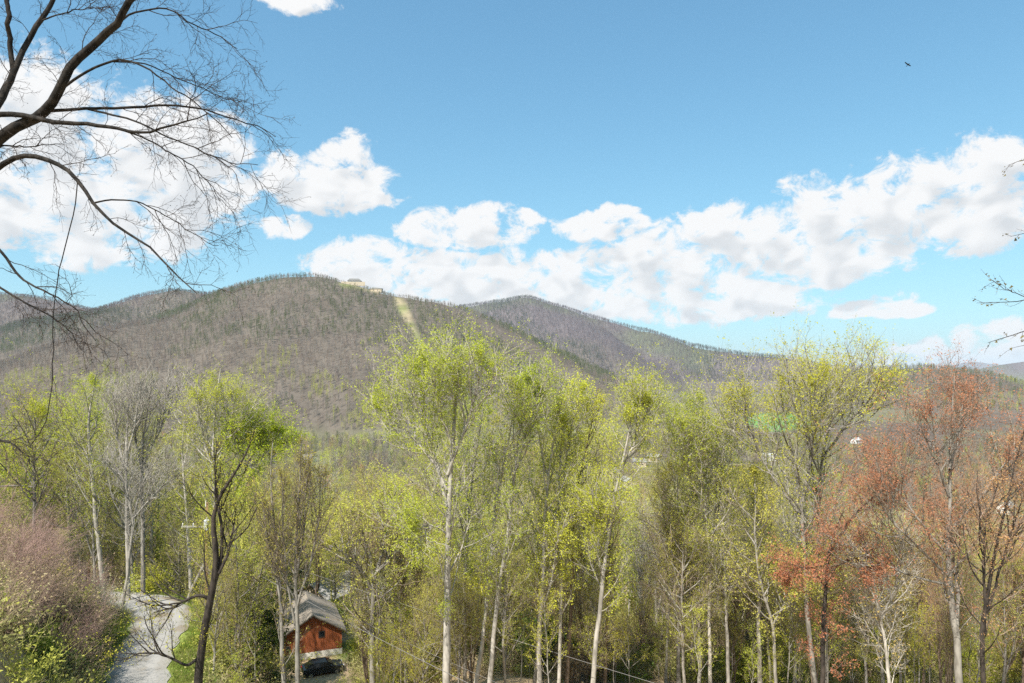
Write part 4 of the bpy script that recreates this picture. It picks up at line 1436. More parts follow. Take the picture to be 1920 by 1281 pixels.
tn = tn * (1 - back * np.array((0.22, 0.24, 0.12)))  # rear ridge: hazier, purpler look of distance put into the tree tints
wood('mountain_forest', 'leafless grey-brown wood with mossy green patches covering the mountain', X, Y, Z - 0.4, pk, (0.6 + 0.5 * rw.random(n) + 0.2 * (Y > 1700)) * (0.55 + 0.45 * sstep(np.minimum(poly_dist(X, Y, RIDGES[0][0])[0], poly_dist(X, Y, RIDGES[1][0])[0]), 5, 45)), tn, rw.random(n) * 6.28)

# 3. the wood on the farther peak
X, Y, px = fan(rw, 60000, 2400, 4100, 720, 1760, power=1.5)
Z = height(X, Y)
k = (Z > -40)
X, Y, px, Z = X[k], Y[k], px[k], Z[k]
n = len(X)
pk, tn = tints(rw, n, [(0.3, BARE, C_GREY), (0.3, BARE, C_BROWN), (0.4, BARE, C_PURP)])
pkg, tng = tints(rw, n, [(0.5, LEAF, C_MOSS), (0.2, EVER, C_EVER), (0.3, BARE, C_GREY)])
sg = rw.random(n) < sstep(vnoise(X, Y, 330.0, 81), 0.48, 0.64) * 0.8
pk, tn = np.where(sg, pkg, pk), np.where(sg[:, None], tng, tn)
tn = tn * np.array((0.68, 0.69, 0.88))  # blue-purple cast of far haze painted into these trees' colours
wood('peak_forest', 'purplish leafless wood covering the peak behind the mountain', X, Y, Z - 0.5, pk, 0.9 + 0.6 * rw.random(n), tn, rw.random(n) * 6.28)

# 4. brush, weeds and seedlings on the near slope
for o in list(PROTO.objects):
    pass


def low_plant(i, kind, seed):
    rng = np.random.default_rng(seed)
    n = 12
    a = rng.random(n) * 6.28
    tilt = np.radians(5 + 50 * rng.random(n))
    d = np.stack([np.sin(tilt) * np.cos(a), np.sin(tilt) * np.sin(a), np.cos(tilt)], 1)
    p = np.concatenate([rng.normal(0, 0.25, (n, 2)), np.full((n, 1), -0.05)], 1)
    L = 0.5 + 0.9 * rng.random(n)
    out = [p]
    for s in range(4):
        d = unit(d + rng.normal(0, 0.14, d.shape) - 0.03 * UP)
        p = p + d * (L / 4)[:, None]
        out.append(p)
    P = np.stack(out, 1)
    R = np.full((n, 1), 0.007) * np.linspace(1, 0.4, 5)[None, :]
    P2, R2 = grow(rng, P, R, 5, 0.2, 1.0, 0.4, 42, 3, 0.02, 0.15, 0.01, rmin=0.004)
    parts = [(*tubes(P, R, 3), 0, False), (*tubes(P2, R2, 3), 0, False)]
    if kind != 'bare':
        parts.append((*leaves(rng, P2, 6, 0.05 if kind == 'leafy' else 0.07, 0.07), 1, False))
    V, fs, mi, sm = join(parts)
    o = bpy.data.objects.new('kind_%02d' % i, mesh_np('kind_%02d' % i, V, fs, [T_WOOD, T_LEAF], mi, sm))
    PROTO.objects.link(o)


for i in range(9, 12):
    low_plant(i, 'leafy', 3000 + i)
for i in range(12, 14):
    low_plant(i, 'bare', 3000 + i)
def tuft(i, seed):
    rng = np.random.default_rng(seed)
    n = 60
    p = np.concatenate([rng.normal(0, 0.35, (n, 2)), np.zeros((n, 1))], 1)
    d = unit(np.concatenate([rng.normal(0, 0.35, (n, 2)), np.ones((n, 1))], 1))
    L = 0.10 + 0.16 * rng.random((n, 1))
    s = unit(np.cross(d, rng.normal(0, 1, (n, 3)))) * 0.012
    V = np.stack([p - s, p + s, p + d * L], 1).reshape(-1, 3)
    o = bpy.data.objects.new('kind_%02d' % i, mesh_np('kind_%02d' % i, V, [np.arange(n * 3).reshape(n, 3)], [T_LEAF]))
    PROTO.objects.link(o)


tuft(14, 1)
tuft(15, 2)
X, Y, px = fan(rw, 15000, 30, 190, power=1.5)
dr = poly_dist(X, Y, ROAD)[0]
k = (dr > 3.3) & (np.hypot(X + 23.2, Y - 82.5) > 5.2) & ~((px > 555) & (px < 650) & (Y > 60) & (Y < 80)) & ~((px > 640) & (Y < 57))
X, Y, px, dr = X[k], Y[k], px[k], dr[k]
n = len(X)
pk, tn = tints(rw, n, [(0.32, (9, 10, 11), C_OLIV), (0.14, (9, 10, 11), (0.46, 0.37, 0.21)), (0.26, (9, 10, 11), C_LIME), (0.20, (12, 13), (0.42, 0.32, 0.24)), (0.06, (9, 10), (0.14, 0.20, 0.04))])
wood('undergrowth', 'tangle of dry brush, weeds and seedlings on the near slope', X, Y, height(X, Y) - 0.02, pk, 0.7 + 1.3 * rw.random(n), tn, rw.random(n) * 6.28)
# grass on the verges and in the yard
X = RP[rw.integers(0, len(RP), 5200), 0] + rw.normal(0, 3.0, 5200)
Y = np.interp(rw.random(5200), np.linspace(0, 1, len(RP)), RP[:, 1]) + rw.normal(0, 2.0, 5200)
t_ = rw.integers(0, len(RP), 5200)
sgn = np.where(rw.random(5200) < 0.5, -1, 1)
offw = sgn * (2.5 + 2.6 * rw.random(5200) ** 1.3)
X, Y = RP[t_, 0] + nor[t_, 0] * offw + rw.normal(0, .3, 5200), RP[t_, 1] + nor[t_, 1] * offw + rw.normal(0, .3, 5200)
k = poly_dist(X, Y, ROAD)[0] > 1.9 + 0.9 * vnoise(X, Y, 2.0, 91)
yx, yy = -15.2 + rw.normal(0, 2.2, 1500), 81.5 + rw.normal(0, 2.6, 1500)
X, Y = np.concatenate([X[k], yx]), np.concatenate([Y[k], yy])
n = len(X)
pk, tn = tints(rw, n, [(0.6, (14, 15), (0.22, 0.31, 0.05)), (0.4, (14, 15), (0.34, 0.33, 0.11))])
wood('grass', 'fresh green grass along the verges of the lane and in the yard', X, Y, height(X, Y), pk, 0.8 + 0.6 * rw.random(n), tn, rw.random(n) * 6.28)


# ------------------------------------------------------------------ the big bare tree at the upper left, its trunk out of frame
LIMBS = [  # polyline in photograph pixels, width at start, width at end, depth at start, depth at end
    ([(-78, 330), (-40, 290), (0, 255), (20, 238), (55, 222), (85, 210), (105, 185), (115, 150), (135, 115), (165, 85), (195, 65), (215, 35), (245, 0), (275, -45)], 26, 12, 10.2, 9.6),
    ([(-78, 300), (-35, 235), (0, 190), (10, 162), (27, 130), (34, 112), (50, 75), (75, 25), (92, 0), (108, -40)], 18, 9, 10.2, 11.0),
    ([(28, 128), (22, 80), (18, 30), (20, 0), (22, -40)], 12, 9, 10.5, 10.8),
    ([(-78, 240), (0, 210), (40, 214), (85, 225), (130, 232), (190, 236), (230, 252), (270, 268), (310, 258), (350, 244), (390, 240)], 14, 2, 10.2, 9.2),
    ([(88, 208), (150, 203), (220, 200), (300, 196), (350, 200), (400, 215), (455, 232), (485, 250)], 8, 1.5, 10.0, 10.8),
    ([(-78, 380), (0, 310), (30, 295), (60, 288), (100, 296), (140, 315), (160, 340), (170, 362), (195, 385), (225, 415), (270, 440), (300, 465), (340, 490), (370, 525), (390, 533)], 13, 1.6, 10.2, 8.8),
    ([(118, 172), (150, 145), (190, 122), (230, 110), (270, 120), (310, 150), (350, 180), (390, 210), (425, 250)], 6, 1.5, 9.9, 9.0),
    ([(170, 82), (200, 60), (230, 30), (260, 20), (320, 22), (380, 55), (430, 80), (465, 105)], 6, 1.5, 9.8, 10.6),
    ([(-78, 420), (0, 465), (15, 500), (40, 530), (70, 545), (110, 570), (150, 600), (172, 640)], 7, 1.5, 10.2, 9.4),
    ([(160, 340), (152, 395), (135, 440), (105, 510), (88, 560), (80, 600), (75, 680), (74, 730), (62, 790), (32, 832)], 2.4, 1.8, 9.6, 9.3),
    ([(85, 25), (120, 22), (180, 30), (215, 25)], 4, 1.2, 10.6, 10.9),
    ([(178, 372), (205, 366), (250, 372), (290, 400), (330, 430), (380, 462)], 4, 1.2, 9.4, 9.9),
    ([(-78, 300), (0, 275), (50, 280), (95, 275)], 5, 1.5, 10.2, 10.0),
    ([(150, 203), (205, 215), (260, 225), (320, 250), (380, 275), (440, 300), (480, 305)], 5, 1.2, 9.9, 9.2),
    ([(230, 252), (290, 270), (340, 300), (390, 345), (410, 380)], 4, 1.2, 9.6, 10.0),
    ([(-78, 460), (0, 540), (40, 560), (100, 590), (140, 625), (165, 650)], 6, 1.2, 10.2, 9.6),
    ([(-78, 800), (0, 832), (22, 845), (45, 872), (55, 905)], 6, 1.5, 10.2, 10.0),
    ([(240, 108), (290, 112), (340, 140), (400, 160), (450, 175)], 3.5, 1.2, 9.7, 10.3),
]
rng2 = np.random.default_rng(5)
bx, by = (-96 - 960) / F * 10.2, 10.2
bz = h1(bx, by)
base = np.array((bx, by, bz))
ov = empty('overhanging_tree', base)
tag(ov, 'large leafless tree with drooping fine twigs overhanging the upper left corner', 'tree')
LP, LR = [], []
tp = np.array([(bx - 0.3, by + 0.1, bz - 0.4), (bx - 0.15, by, bz + 2.5), (bx, by, -3.0), (bx, by, 1.0), (bx - 0.1, by, 4.0), (bx - 0.3, by + 0.3, 8.0), (bx - 0.2, by + 0.5, 11.0)]) - base
q, r = resample(tp, [0.36, 0.27, 0.2, 0.16, 0.12, 0.07, 0.02], 24)
LP.append(q)
LR.append(r)
for pl, w0, w1, d0, d1 in LIMBS:
    dd = np.linspace(d0, d1, len(pl)) + rng2.normal(0, 0.06, len(pl))
    pts = np.array([PX(a, b, d) for (a, b), d in zip(pl, dd)]) - base
    q, r = resample(pts, np.linspace(w0, w1, len(pl)) / F * 10.0 / 2 * 0.85, 24)
    LP.append(q)
    LR.append(r)
LP, LR = np.array(LP), np.array(LR)
LP[1:] += (np.cumsum(rng2.normal(0, 0.020, LP[1:].shape), axis=1)) * np.linspace(0, 1, 24)[None, :, None]
M_BARK_BLACK = principled('bark_black', (0.010, 0.009, 0.008), (0.042, 0.036, 0.031), 9.0, 0.95, (1, 1, 0.5), 0.6)
for ch_, pa_ in ((3, 2), (5, 1), (7, 1), (8, 1), (10, 6), (11, 2), (12, 6), (14, 5), (15, 4), (18, 7)):
    near_ = LP[pa_][np.argmin(np.linalg.norm(LP[pa_] - LP[ch_][0], axis=1))]
    LP[ch_] += (near_ - LP[ch_][0]) * np.clip(1 - np.arange(24) / 12.0, 0, 1)[:, None]
V, f = tubes(LP[:1], LR[:1], 12)
obj('trunk', mesh_np('overhanging_trunk', V, [f], [M_BARK_BLACK], smooth=[True]), ov)
for i in range(1, len(LP)):
    V, f = tubes(LP[i:i + 1], LR[i:i + 1], 8)
    obj('limb', mesh_np('overhanging_limb', V, [f], [M_BARK_BLACK], smooth=[True]), ov)
sel = [i for i in range(1, len(LP)) if i not in (3, 10)]
A1, B1 = grow(rng2, LP[sel], LR[sel], 10, 0.30, 0.97, 1.0, 38, 8, 0.03, 0.17, 0.0085, stem_len=0.66, rmin=0.004, droop=-0.13)
A2, B2 = grow(rng2, A1, B1, 7, 0.15, 1.0, 0.42, 40, 5, 0.0, 0.20, 0.008, rmin=0.0028, droop=-0.10)
A3, B3 = grow(rng2, A2, B2, 5, 0.15, 1.0, 0.36, 42, 2, 0.02, 0.18, 0.010, rmin=0.0022)
A4, B4 = grow(rng2, LP[[10]], LR[[10]], 8, 0.3, 1.0, 1.0, 30, 6, -0.1, 0.12, 0.0075, stem_len=0.45, rmin=0.003)
parts = [(*tubes(A1, B1, 4), 0, False), (*tubes(A2, B2, 3), 0, False), (*tubes(A3, B3, 3), 0, False), (*tubes(A4, B4, 3), 0, False),
         (*leaves(rng2, A3[::2], 1, 0.009, 0.003, 0.8, aspect=0.45), 0, False)]
V, fs, mi, sm = join(parts)
obj('crown', mesh_np('overhanging_crown', V, fs, [M_TWIG_DARK], mi, sm), ov)

# the tree whose twig ends reach in at the right edge
rb = np.array((5.9, 6.4, 0.0))
rb[2] = h1(rb[0], rb[1])
e = empty('budding_tree', rb)
tag(e, 'twig ends with opening leaf buds reaching in at the right edge', 'tree')
TW = [([(2140, 520), (2020, 545), (1950, 560), (1905, 572), (1870, 568), (1840, 568)], 5, 1.2), ([(2140, 560), (2010, 600), (1950, 610), (1905, 622), (1880, 632), (1862, 638)], 4.5, 1.2),
      ([(2140, 400), (2010, 420), (1960, 425), (1918, 432), (1895, 440)], 4, 1.2), ([(2140, 250), (2020, 290), (1960, 295), (1920, 300), (1896, 310)], 4, 1.2),
      ([(1950, 560), (1920, 555), (1895, 545), (1868, 530)], 3, 1.2), ([(2140, 600), (2020, 640), (1960, 645), (1925, 650), (1905, 655)], 4, 1.2)]
TP, TR = [], []
q, r = resample(np.array([(0, 0, -0.4), (0.05, 0, 3.0), (0, 0, 6.0), (0.05, 0.05, -rb[2] + 1.0), (0, 0.1, -rb[2] + 3.4)]), [0.16, 0.12, 0.10, 0.05, 0.01], 14)
TP.append(q)
TR.append(r)
for pl, w0, w1 in TW:
    q, r = resample(np.array([PX(a, b, 6.4) for a, b in pl]) - rb, np.linspace(w0, w1, len(pl)) / F * 6.4 / 2 * 0.6, 14)
    TP.append(q)
    TR.append(r)
TP, TR = np.array(TP), np.array(TR)
TP[1:] += np.cumsum(rng2.normal(0, 0.006, TP[1:].shape), axis=1)
V, f = tubes(TP, TR, 6)
obj('trunk', mesh_np('twig_trunk', V, [f], [M_BARK_DARK], smooth=[True]), e)
A1, B1 = grow(rng2, TP[1:], TR[1:], 9, 0.45, 1.0, 1.0, 42, 4, 0.02, 0.15, 0.010, stem_len=0.16, rmin=0.0022)
L_BUD = leafmat('leaf_bud', (0.11, 0.085, 0.035), (0.22, 0.19, 0.07), 0.25)
parts = [(*tubes(A1, B1, 3), 0, False), (*leaves(rng2, A1, 4, 0.013, 0.009, 0.3), 1, False)]
V, fs, mi, sm = join(parts)
obj('crown', mesh_np('twig_crown', V, fs, [M_TWIG_DARK, L_BUD], mi, sm), e)

# ------------------------------------------------------------------ the red house
def siding_mat():
    m, t, out = material('red_siding')
    tcn = t.new('ShaderNodeTexCoord')
    sp_ = t.new('ShaderNodeSeparateXYZ')
    t.put(sp_.inputs[0], tcn.outputs['Object'])
    mp = t.new('ShaderNodeMapping')
    mp.inputs['Scale'].default_value = (5, 5, 0.45)
    t.put(mp.inputs[0], tcn.outputs['Object'])
    n = t.noise(mp.outputs[0], 1.6, 6.0, 0.65)
    c = t.mix(t.ss(n, 0.3, 0.72), (0.27, 0.066, 0.022), (0.47, 0.135, 0.042))
    fr = t.m('FRACT', t.m('MULTIPLY', t.m('ADD', sp_.outputs[0], sp_.outputs[1]), 3.1))
    gap = t.ss(fr, 0.0, 0.10, 1.0, 0.0)
    c = t.mix(t.m('MULTIPLY', gap, 0.7), c, (0.07, 0.02, 0.01))
    # splash stains above the foundation
    c = t.mix(t.m('MULTIPLY', t.ss(sp_.outputs[2], 1.35, 0.72), t.m('MULTIPLY', n, 0.9)), c, (0.16, 0.06, 0.03))
    b = t.new('ShaderNodeBsdfPrincipled')
    b.inputs['Roughness'].default_value = 0.75
    t.put(b.inputs['Base Color'], c)
    bp = t.new('ShaderNodeBump')
    bp.inputs['Strength'].default_value = 0.5
    bp.inputs['Distance'].default_value = 0.02
    t.put(bp.inputs['Height'], t.m('SUBTRACT', 1.0, gap))
    t.put(b.inputs['Normal'], bp.outputs[0])
    t.put(out.inputs[0], b.outputs[0])
    return m


M_SIDING = siding_mat()
M_WHITE = principled('white_block', (0.70, 0.67, 0.60), (0.80, 0.77, 0.70), 3.0, 0.9)
M_ROOF = principled('roof_shingle', (0.215, 0.18, 0.142), (0.285, 0.245, 0.20), 5.0, 0.9, (1, 1, 3))
M_TRIM = principled('dark_trim', (0.06, 0.04, 0.03), (0.10, 0.07, 0.05), 3.0, 0.7)
M_GLASS = principled('dark_glass', (0.015, 0.018, 0.022), rough=0.08, spec=0.6)
M_METAL = principled('grey_metal', (0.55, 0.57, 0.59), (0.66, 0.68, 0.70), 5.0, 0.45, spec=0.5)
M_WALLTAN = principled('tan_wall', (0.46, 0.37, 0.26), (0.56, 0.47, 0.35), 2.0, 0.9)
M_WALLWHITE = principled('white_wall', (0.72, 0.70, 0.66), (0.80, 0.78, 0.74), 2.0, 0.9)
M_ROOFPALE = principled('pale_roof', (0.27, 0.26, 0.24), (0.37, 0.355, 0.33), 3.0, 0.8)
M_ROOFTEAL = principled('teal_roof', (0.28, 0.46, 0.46), (0.36, 0.54, 0.53), 3.0, 0.6)
M_ROOFGREY = principled('grey_roof', (0.22, 0.215, 0.21), (0.32, 0.31, 0.30), 3.0, 0.8)
M_ROOFMETAL = principled('metal_roof', (0.42, 0.42, 0.41), (0.54, 0.53, 0.51), 3.0, 0.5)
M_ARM = principled('weathered_arm', (0.27, 0.25, 0.22), (0.40, 0.375, 0.335), 6.0, 0.9)
M_POLE = principled('pole_wood', (0.20, 0.115, 0.06), (0.33, 0.20, 0.11), 5.0, 0.9, (4, 4, 0.6), 0.3)
M_WIRE = principled('wire', (0.16, 0.15, 0.14), rough=0.5, spec=0.4)
M_CARPAINT = principled('black_paint', (0.012, 0.013, 0.015), rough=0.18, spec=0.6)
M_TYRE = principled('tyre', (0.02, 0.02, 0.02), rough=0.9)
M_RIM = principled('rim', (0.45, 0.45, 0.46), rough=0.3, spec=0.5, metal=0.8)
M_LAMP = principled('lamp_lens', (0.55, 0.56, 0.57), rough=0.12, spec=0.7)


def gable_house(name, label, cat, base, rz, w, d, eave, rise, found, over, mats, windows=(), door=None, chimney=None, group=None):
    """gable end faces local -y, centred on x; windows: (face, x, z, width, height)"""
    wall_m, roof_m, found_m = mats
    e = empty(name, base, rz)
    tag(e, label, cat, group)
    h = w / 2
    if found:
        MB().box(-h - 0.03, h + 0.03, -0.03, d + 0.03, -1.2, found).build('foundation', found_m, e)
    MB().prism([(-h, found + 0.004), (h, found + 0.004), (h, eave), (0, eave + rise), (-h, eave)], d).build('wall', wall_m, e)
    sl = rise / h
    th = 0.12
    rf = None
    for s in (-1, 1):
        x1 = s * (h + over)
        z1 = eave - sl * over
        poly = [(0, eave + rise + 0.02), (x1, z1 + 0.02), (x1, z1 + th + 0.02), (0, eave + rise + th + 0.02)]
        rf = MB().prism(poly, d + 2 * over, o=-over).build('roof', roof_m, e)
        poly = [(0, eave + rise - 0.10), (x1 * 0.995, z1 - 0.10), (x1 * 0.995, z1 + 0.016), (0, eave + rise + 0.016)]
        MB().prism(poly, 0.06, o=-over + 0.01).build('trim', M_TRIM, rf)
    if chimney:
        MB().box(chimney[0] - 0.3, chimney[0] + 0.3, chimney[1] - 0.3, chimney[1] + 0.3, eave, eave + rise + 0.9).build('chimney', M_WALLTAN, rf)
    for (face, x, z, ww, hh) in windows:
        b, fr = MB(), MB()
        if face == 'f':
            b.box(x - ww / 2, x + ww / 2, -0.035, 0.02, z, z + hh)
            fr.box(x - ww / 2 - 0.07, x + ww / 2 + 0.07, -0.05, -0.002, z - 0.08, z - 0.003).box(x - ww / 2 - 0.07, x + ww / 2 + 0.07, -0.05, -0.002, z + hh + 0.003, z + hh + 0.08)
            fr.box(x - ww / 2 - 0.07, x - ww / 2 - 0.003, -0.05, -0.002, z, z + hh).box(x + ww / 2 + 0.003, x + ww / 2 + 0.07, -0.05, -0.002, z, z + hh)
        else:
            s = -1 if face == 'l' else 1
            xa, xb = sorted((s * h - 0.02 * s, s * (h + 0.035)))
            b.box(xa, xb, x - ww / 2, x + ww / 2, z, z + hh)
            xa, xb = sorted((s * (h + 0.002), s * (h + 0.05)))
            fr.box(xa, xb, x - ww / 2 - 0.07, x + ww / 2 + 0.07, z + hh + 0.003, z + hh + 0.08).box(xa, xb, x - ww / 2 - 0.07, x + ww / 2 + 0.07, z - 0.08, z - 0.003)
        wn = b.build('window', M_GLASS, e)
        fr.build('frame', M_TRIM if name == 'red_house' else M_WHITE, wn)
    if door:
        x, ww, hh = door
        dn_ = MB().box(x - ww / 2, x + ww / 2, -0.05, 0.02, found, found + hh).build('door', M_TRIM, e)
        MB().box(x + ww / 2 - 0.14, x + ww / 2 - 0.08, -0.10, -0.052, found + hh * 0.45, found + hh * 0.5).build('handle', M_METAL, dn_)
    return e


hm = (HOUSE_L + HOUSE_R) / 2
hrz = math.atan2(HOUSE_R[1] - HOUSE_L[1], HOUSE_R[0] - HOUSE_L[0])
hw = float(np.linalg.norm(HOUSE_R[:2] - HOUSE_L[:2]))
gable_house('red_house', 'rust-red wooden house with grey roof and white foundation among the trees', 'house', (hm[0], hm[1], PAD_Z), hrz, hw, 9.0, 3.05, 1.95, 0.72, 0.45,
            (M_SIDING, M_ROOF, M_WHITE), windows=[('f', 1.0, 2.35, 0.55, 0.62), ('f', -2.75, 1.25, 0.35, 0.5), ('r', 3.0, 1.6, 0.9, 0.9), ('l', 3.0, 1.6, 0.9, 0.9)])

c = PX(584, 1040, 106)
gable_house('cabin', 'tan cabin with pale roof half hidden behind the red house', 'house', (c[0], c[1], h1(c[0], c[1])), -0.5, 7.0, 8.0, 2.8, 1.9, 0.4, 0.4, (M_WALLTAN, M_ROOFPALE, M_WHITE), windows=[('f', 0, 1.2, 0.9, 1.0)], chimney=(0.8, 4))
c = PX(728, 1035, 108)
gable_house('cabin', 'cabin with weathered pale roof seen through branches right of the red house', 'house', (c[0], c[1], h1(c[0], c[1])), 0.7, 7.0, 9.0, 2.8, 1.8, 0.4, 0.4, (M_WALLTAN, M_ROOFPALE, M_WHITE), windows=[('f', 0, 1.2, 0.9, 1.0)], chimney=(-0.8, 4))

VL = [('large grey-roofed house with gabled wing at the foot of the mountain', M_ROOFGREY, M_WALLWHITE, 15, 9), ('long low brown-roofed building left of a dark tree fork in the valley', M_ROOFGREY, M_WALLTAN, 16, 8),
      ('small dark-roofed house lowest of the valley row at centre right', M_ROOFGREY, M_WALLTAN, 10, 8), ('brown-roofed house in the middle of the valley row', M_ROOFGREY, M_WALLTAN, 13, 8),
      ('pale-roofed house at the right end of the valley row', M_ROOFMETAL, M_WALLTAN, 10, 8), ('white house below the green meadow', M_ROOFMETAL, M_WALLWHITE, 12, 9), ('pale house beyond the tops of the tall poplars', M_ROOFMETAL, M_WALLWHITE, 12, 9),
      ('pale house glimpsed between the white forked tree and the poplars', M_ROOFMETAL, M_WALLWHITE, 10, 8), ('teal-roofed house in the valley behind the slim grey trunk', M_ROOFTEAL, M_WALLWHITE, 10, 8),
      ('white house half hidden by the orange maple', M_ROOFMETAL, M_WALLWHITE, 10, 8), ('pale house behind the red maple branches', M_ROOFMETAL, M_WALLWHITE, 11, 8), ('grey-roofed house far right beyond the red maple', M_ROOFMETAL, M_WALLWHITE, 12, 8)]
for i, ((hx, hy, hd), (lab, rm, wm, w_, d_)) in enumerate(zip(VALLEY, VL)):
    x = (hx - 960) / F * hd
    z = max(h1(x, hd) - 0.1, (HZ - hy) / F * hd - 3.0)
    z = h1(x, hd) - 0.1
    e = gable_house('valley_house', lab, 'house', (x, hd, z), (1.2, -0.9, 0.3, 1.3, 0.7)[i % 5], w_ * 0.6, d_ * 1.5, 4.5, 2.4, 0.3, 0.5, (wm, rm, M_WHITE),
                windows=[('f', -1.5, 1.4, 1.1, 1.3), ('f', 1.5, 1.4, 1.1, 1.3), ('r', 3, 1.4, 1.2, 1.3), ('r', 7, 1.4, 1.2, 1.3), ('l', 3, 1.4, 1.2, 1.3), ('l', 7, 1.4, 1.2, 1.3)], group='houses down in the valley')

# buildings on the summit
c = PX(664, 545, 1466)
zt = h1(c[0], c[1])
e = empty('summit_building', (c[0], c[1], zt), 0.1)
tag(e, 'pale stone building with dark roof on the mountain top', 'building')
MB().box(-26, 24, -8, -6.5, -3, 5.5).build('terrace_wall', M_WALLTAN, e)
MB().box(-12, 14, -4, 8, -1, 8.0).build('wall', M_WALLWHITE, e)
MB().prism([(-14, 8.01), (16, 8.01), (11, 12.5), (-9, 12.5)], 15, o=-5.5).build('roof', M_ROOFGREY, e)
for k in range(6):
    MB().box(-10 + k * 4, -8 + k * 4, -4.06, -3.9, 2.5, 6).build('window', M_GLASS, e)
c = PX(705, 550, 1455)
e = empty('summit_shed', (c[0], c[1], h1(c[0], c[1])), -0.2)
tag(e, 'long low tan shed on the summit right of the dark-roofed building', 'building')
MB().box(-14, 14, -4, 4, -2, 6).build('wall', M_WALLTAN, e)
MB().prism([(-15, 6.01), (15, 6.01), (15, 6.5), (0, 9), (-15, 6.5)], 10, o=-5).build('roof', M_ROOFPALE, e)

# ------------------------------------------------------------------ black car on the slope below the house
cpx = PX(605, 1262, 73.5)
cz = h1(cpx[0], cpx[1])
car = empty('parked_car', (cpx[0], cpx[1], cz + 0.02), math.radians(205))
tag(car, 'black car parked in the brush just below the red house', 'car')
Lc, Wc = 4.3, 0.88
prof = [(-2.15, 0.32), (-2.18, 0.62), (-2.02, 0.86), (-1.1, 0.98), (1.75, 1.02), (2.08, 0.94), (2.15, 0.6), (2.1, 0.32)]
b = MB()
rows = [(-1.0, 0.94), (-0.9, 1.0), (-0.5, 1.0), (0.5, 1.0), (0.9, 1.0), (1.0, 0.94)]
n = len(prof)
vv = [(x * s, y * Wc, 0.32 + (z - 0.32) * (1.0 if abs(y) < 0.95 else 0.94)) for y, s in rows for x, z in prof]
ff = [(i * n + j, i * n + (j + 1) % n, (i + 1) * n + (j + 1) % n, (i + 1) * n + j) for i in range(len(rows) - 1) for j in range(n)]
ff += [tuple(range(n)), tuple(range(len(rows) * n - 1, (len(rows) - 1) * n - 1, -1))]
b.add(vv, ff)
body = b.build('body', M_CARPAINT, car)
cabp = [(-1.05, 0.975), (-0.35, 1.42), (1.1, 1.45), (1.85, 1.0)]
b = MB()
vv = [(x * (1 if z < 1.1 else 0.97), y * (0.84 if z < 1.1 else 0.68), z) for y in (-1, 1) for x, z in cabp]
b.add(vv, [(0, 1, 2, 3), (7, 6, 5, 4), (0, 4, 5, 1), (1, 5, 6, 2), (2, 6, 7, 3), (3, 7, 4, 0)])
cab = b.build('cabin', M_CARPAINT, car)
for nm, q in (('windscreen', [(-0.99, -0.70, 1.04), (-0.99, 0.70, 1.04), (-0.42, 0.60, 1.40), (-0.42, -0.60, 1.40)]), ('rear_window', [(1.74, -0.70, 1.07), (1.74, 0.70, 1.07), (1.17, 0.60, 1.41), (1.17, -0.60, 1.41)])):
    off = -0.03 if nm == 'windscreen' else 0.03
    MB().add([(x + off, y, z + 0.012) for x, y, z in q] + [(x, y, z - 0.01) for x, y, z in q], [(0, 1, 2, 3), (7, 6, 5, 4), (0, 4, 5, 1), (1, 5, 6, 2), (2, 6, 7, 3), (3, 7, 4, 0)]).build(nm, M_GLASS, cab)
for s in (-1, 1):
    for x0, x1, t0, t1 in ((-0.75, 0.35, -0.25, 0.33), (0.45, 1.5, 0.42, 1.05)):
        q = [(x0, 0.83 * s, 1.04), (x1, 0.83 * s, 1.04), (t1, 0.715 * s, 1.38), (t0, 0.715 * s, 1.38)]
        MB().add([(x, y + 0.022 * s, z) for x, y, z in q] + [(x, y - 0.02 * s, z) for x, y, z in q], [(0, 1, 2, 3), (7, 6, 5, 4), (0, 4, 5, 1), (1, 5, 6, 2), (2, 6, 7, 3), (3, 7, 4, 0)]).build('side_window', M_GLASS, cab)
    for x in (-1.32, 1.32):
        wy = s * 0.80
        wh = MB().tube([(x, wy - 0.1, 0.31), (x, wy + 0.1, 0.31)], 0.32, 18).build('wheel', M_TYRE, car)
        MB().tube([(x, wy - 0.115, 0.31), (x, wy + 0.115, 0.31)], 0.19, 14).build('rim', M_RIM, wh)
    MB().box(-2.16, -2.04, s * 0.62 - 0.17, s * 0.62 + 0.17, 0.66, 0.80).build('headlight', M_LAMP, car)
    MB().box(2.06, 2.15, s * 0.66 - 0.14, s * 0.66 + 0.14, 0.70, 0.86).build('tail_light', principled('tail_lens', (0.35, 0.02, 0.02), rough=0.2), car)
    MB().box(-0.82, -0.66, s * 0.98 - 0.09, s * 0.98 + 0.09, 1.0, 1.12).build('mirror', M_CARPAINT, car)

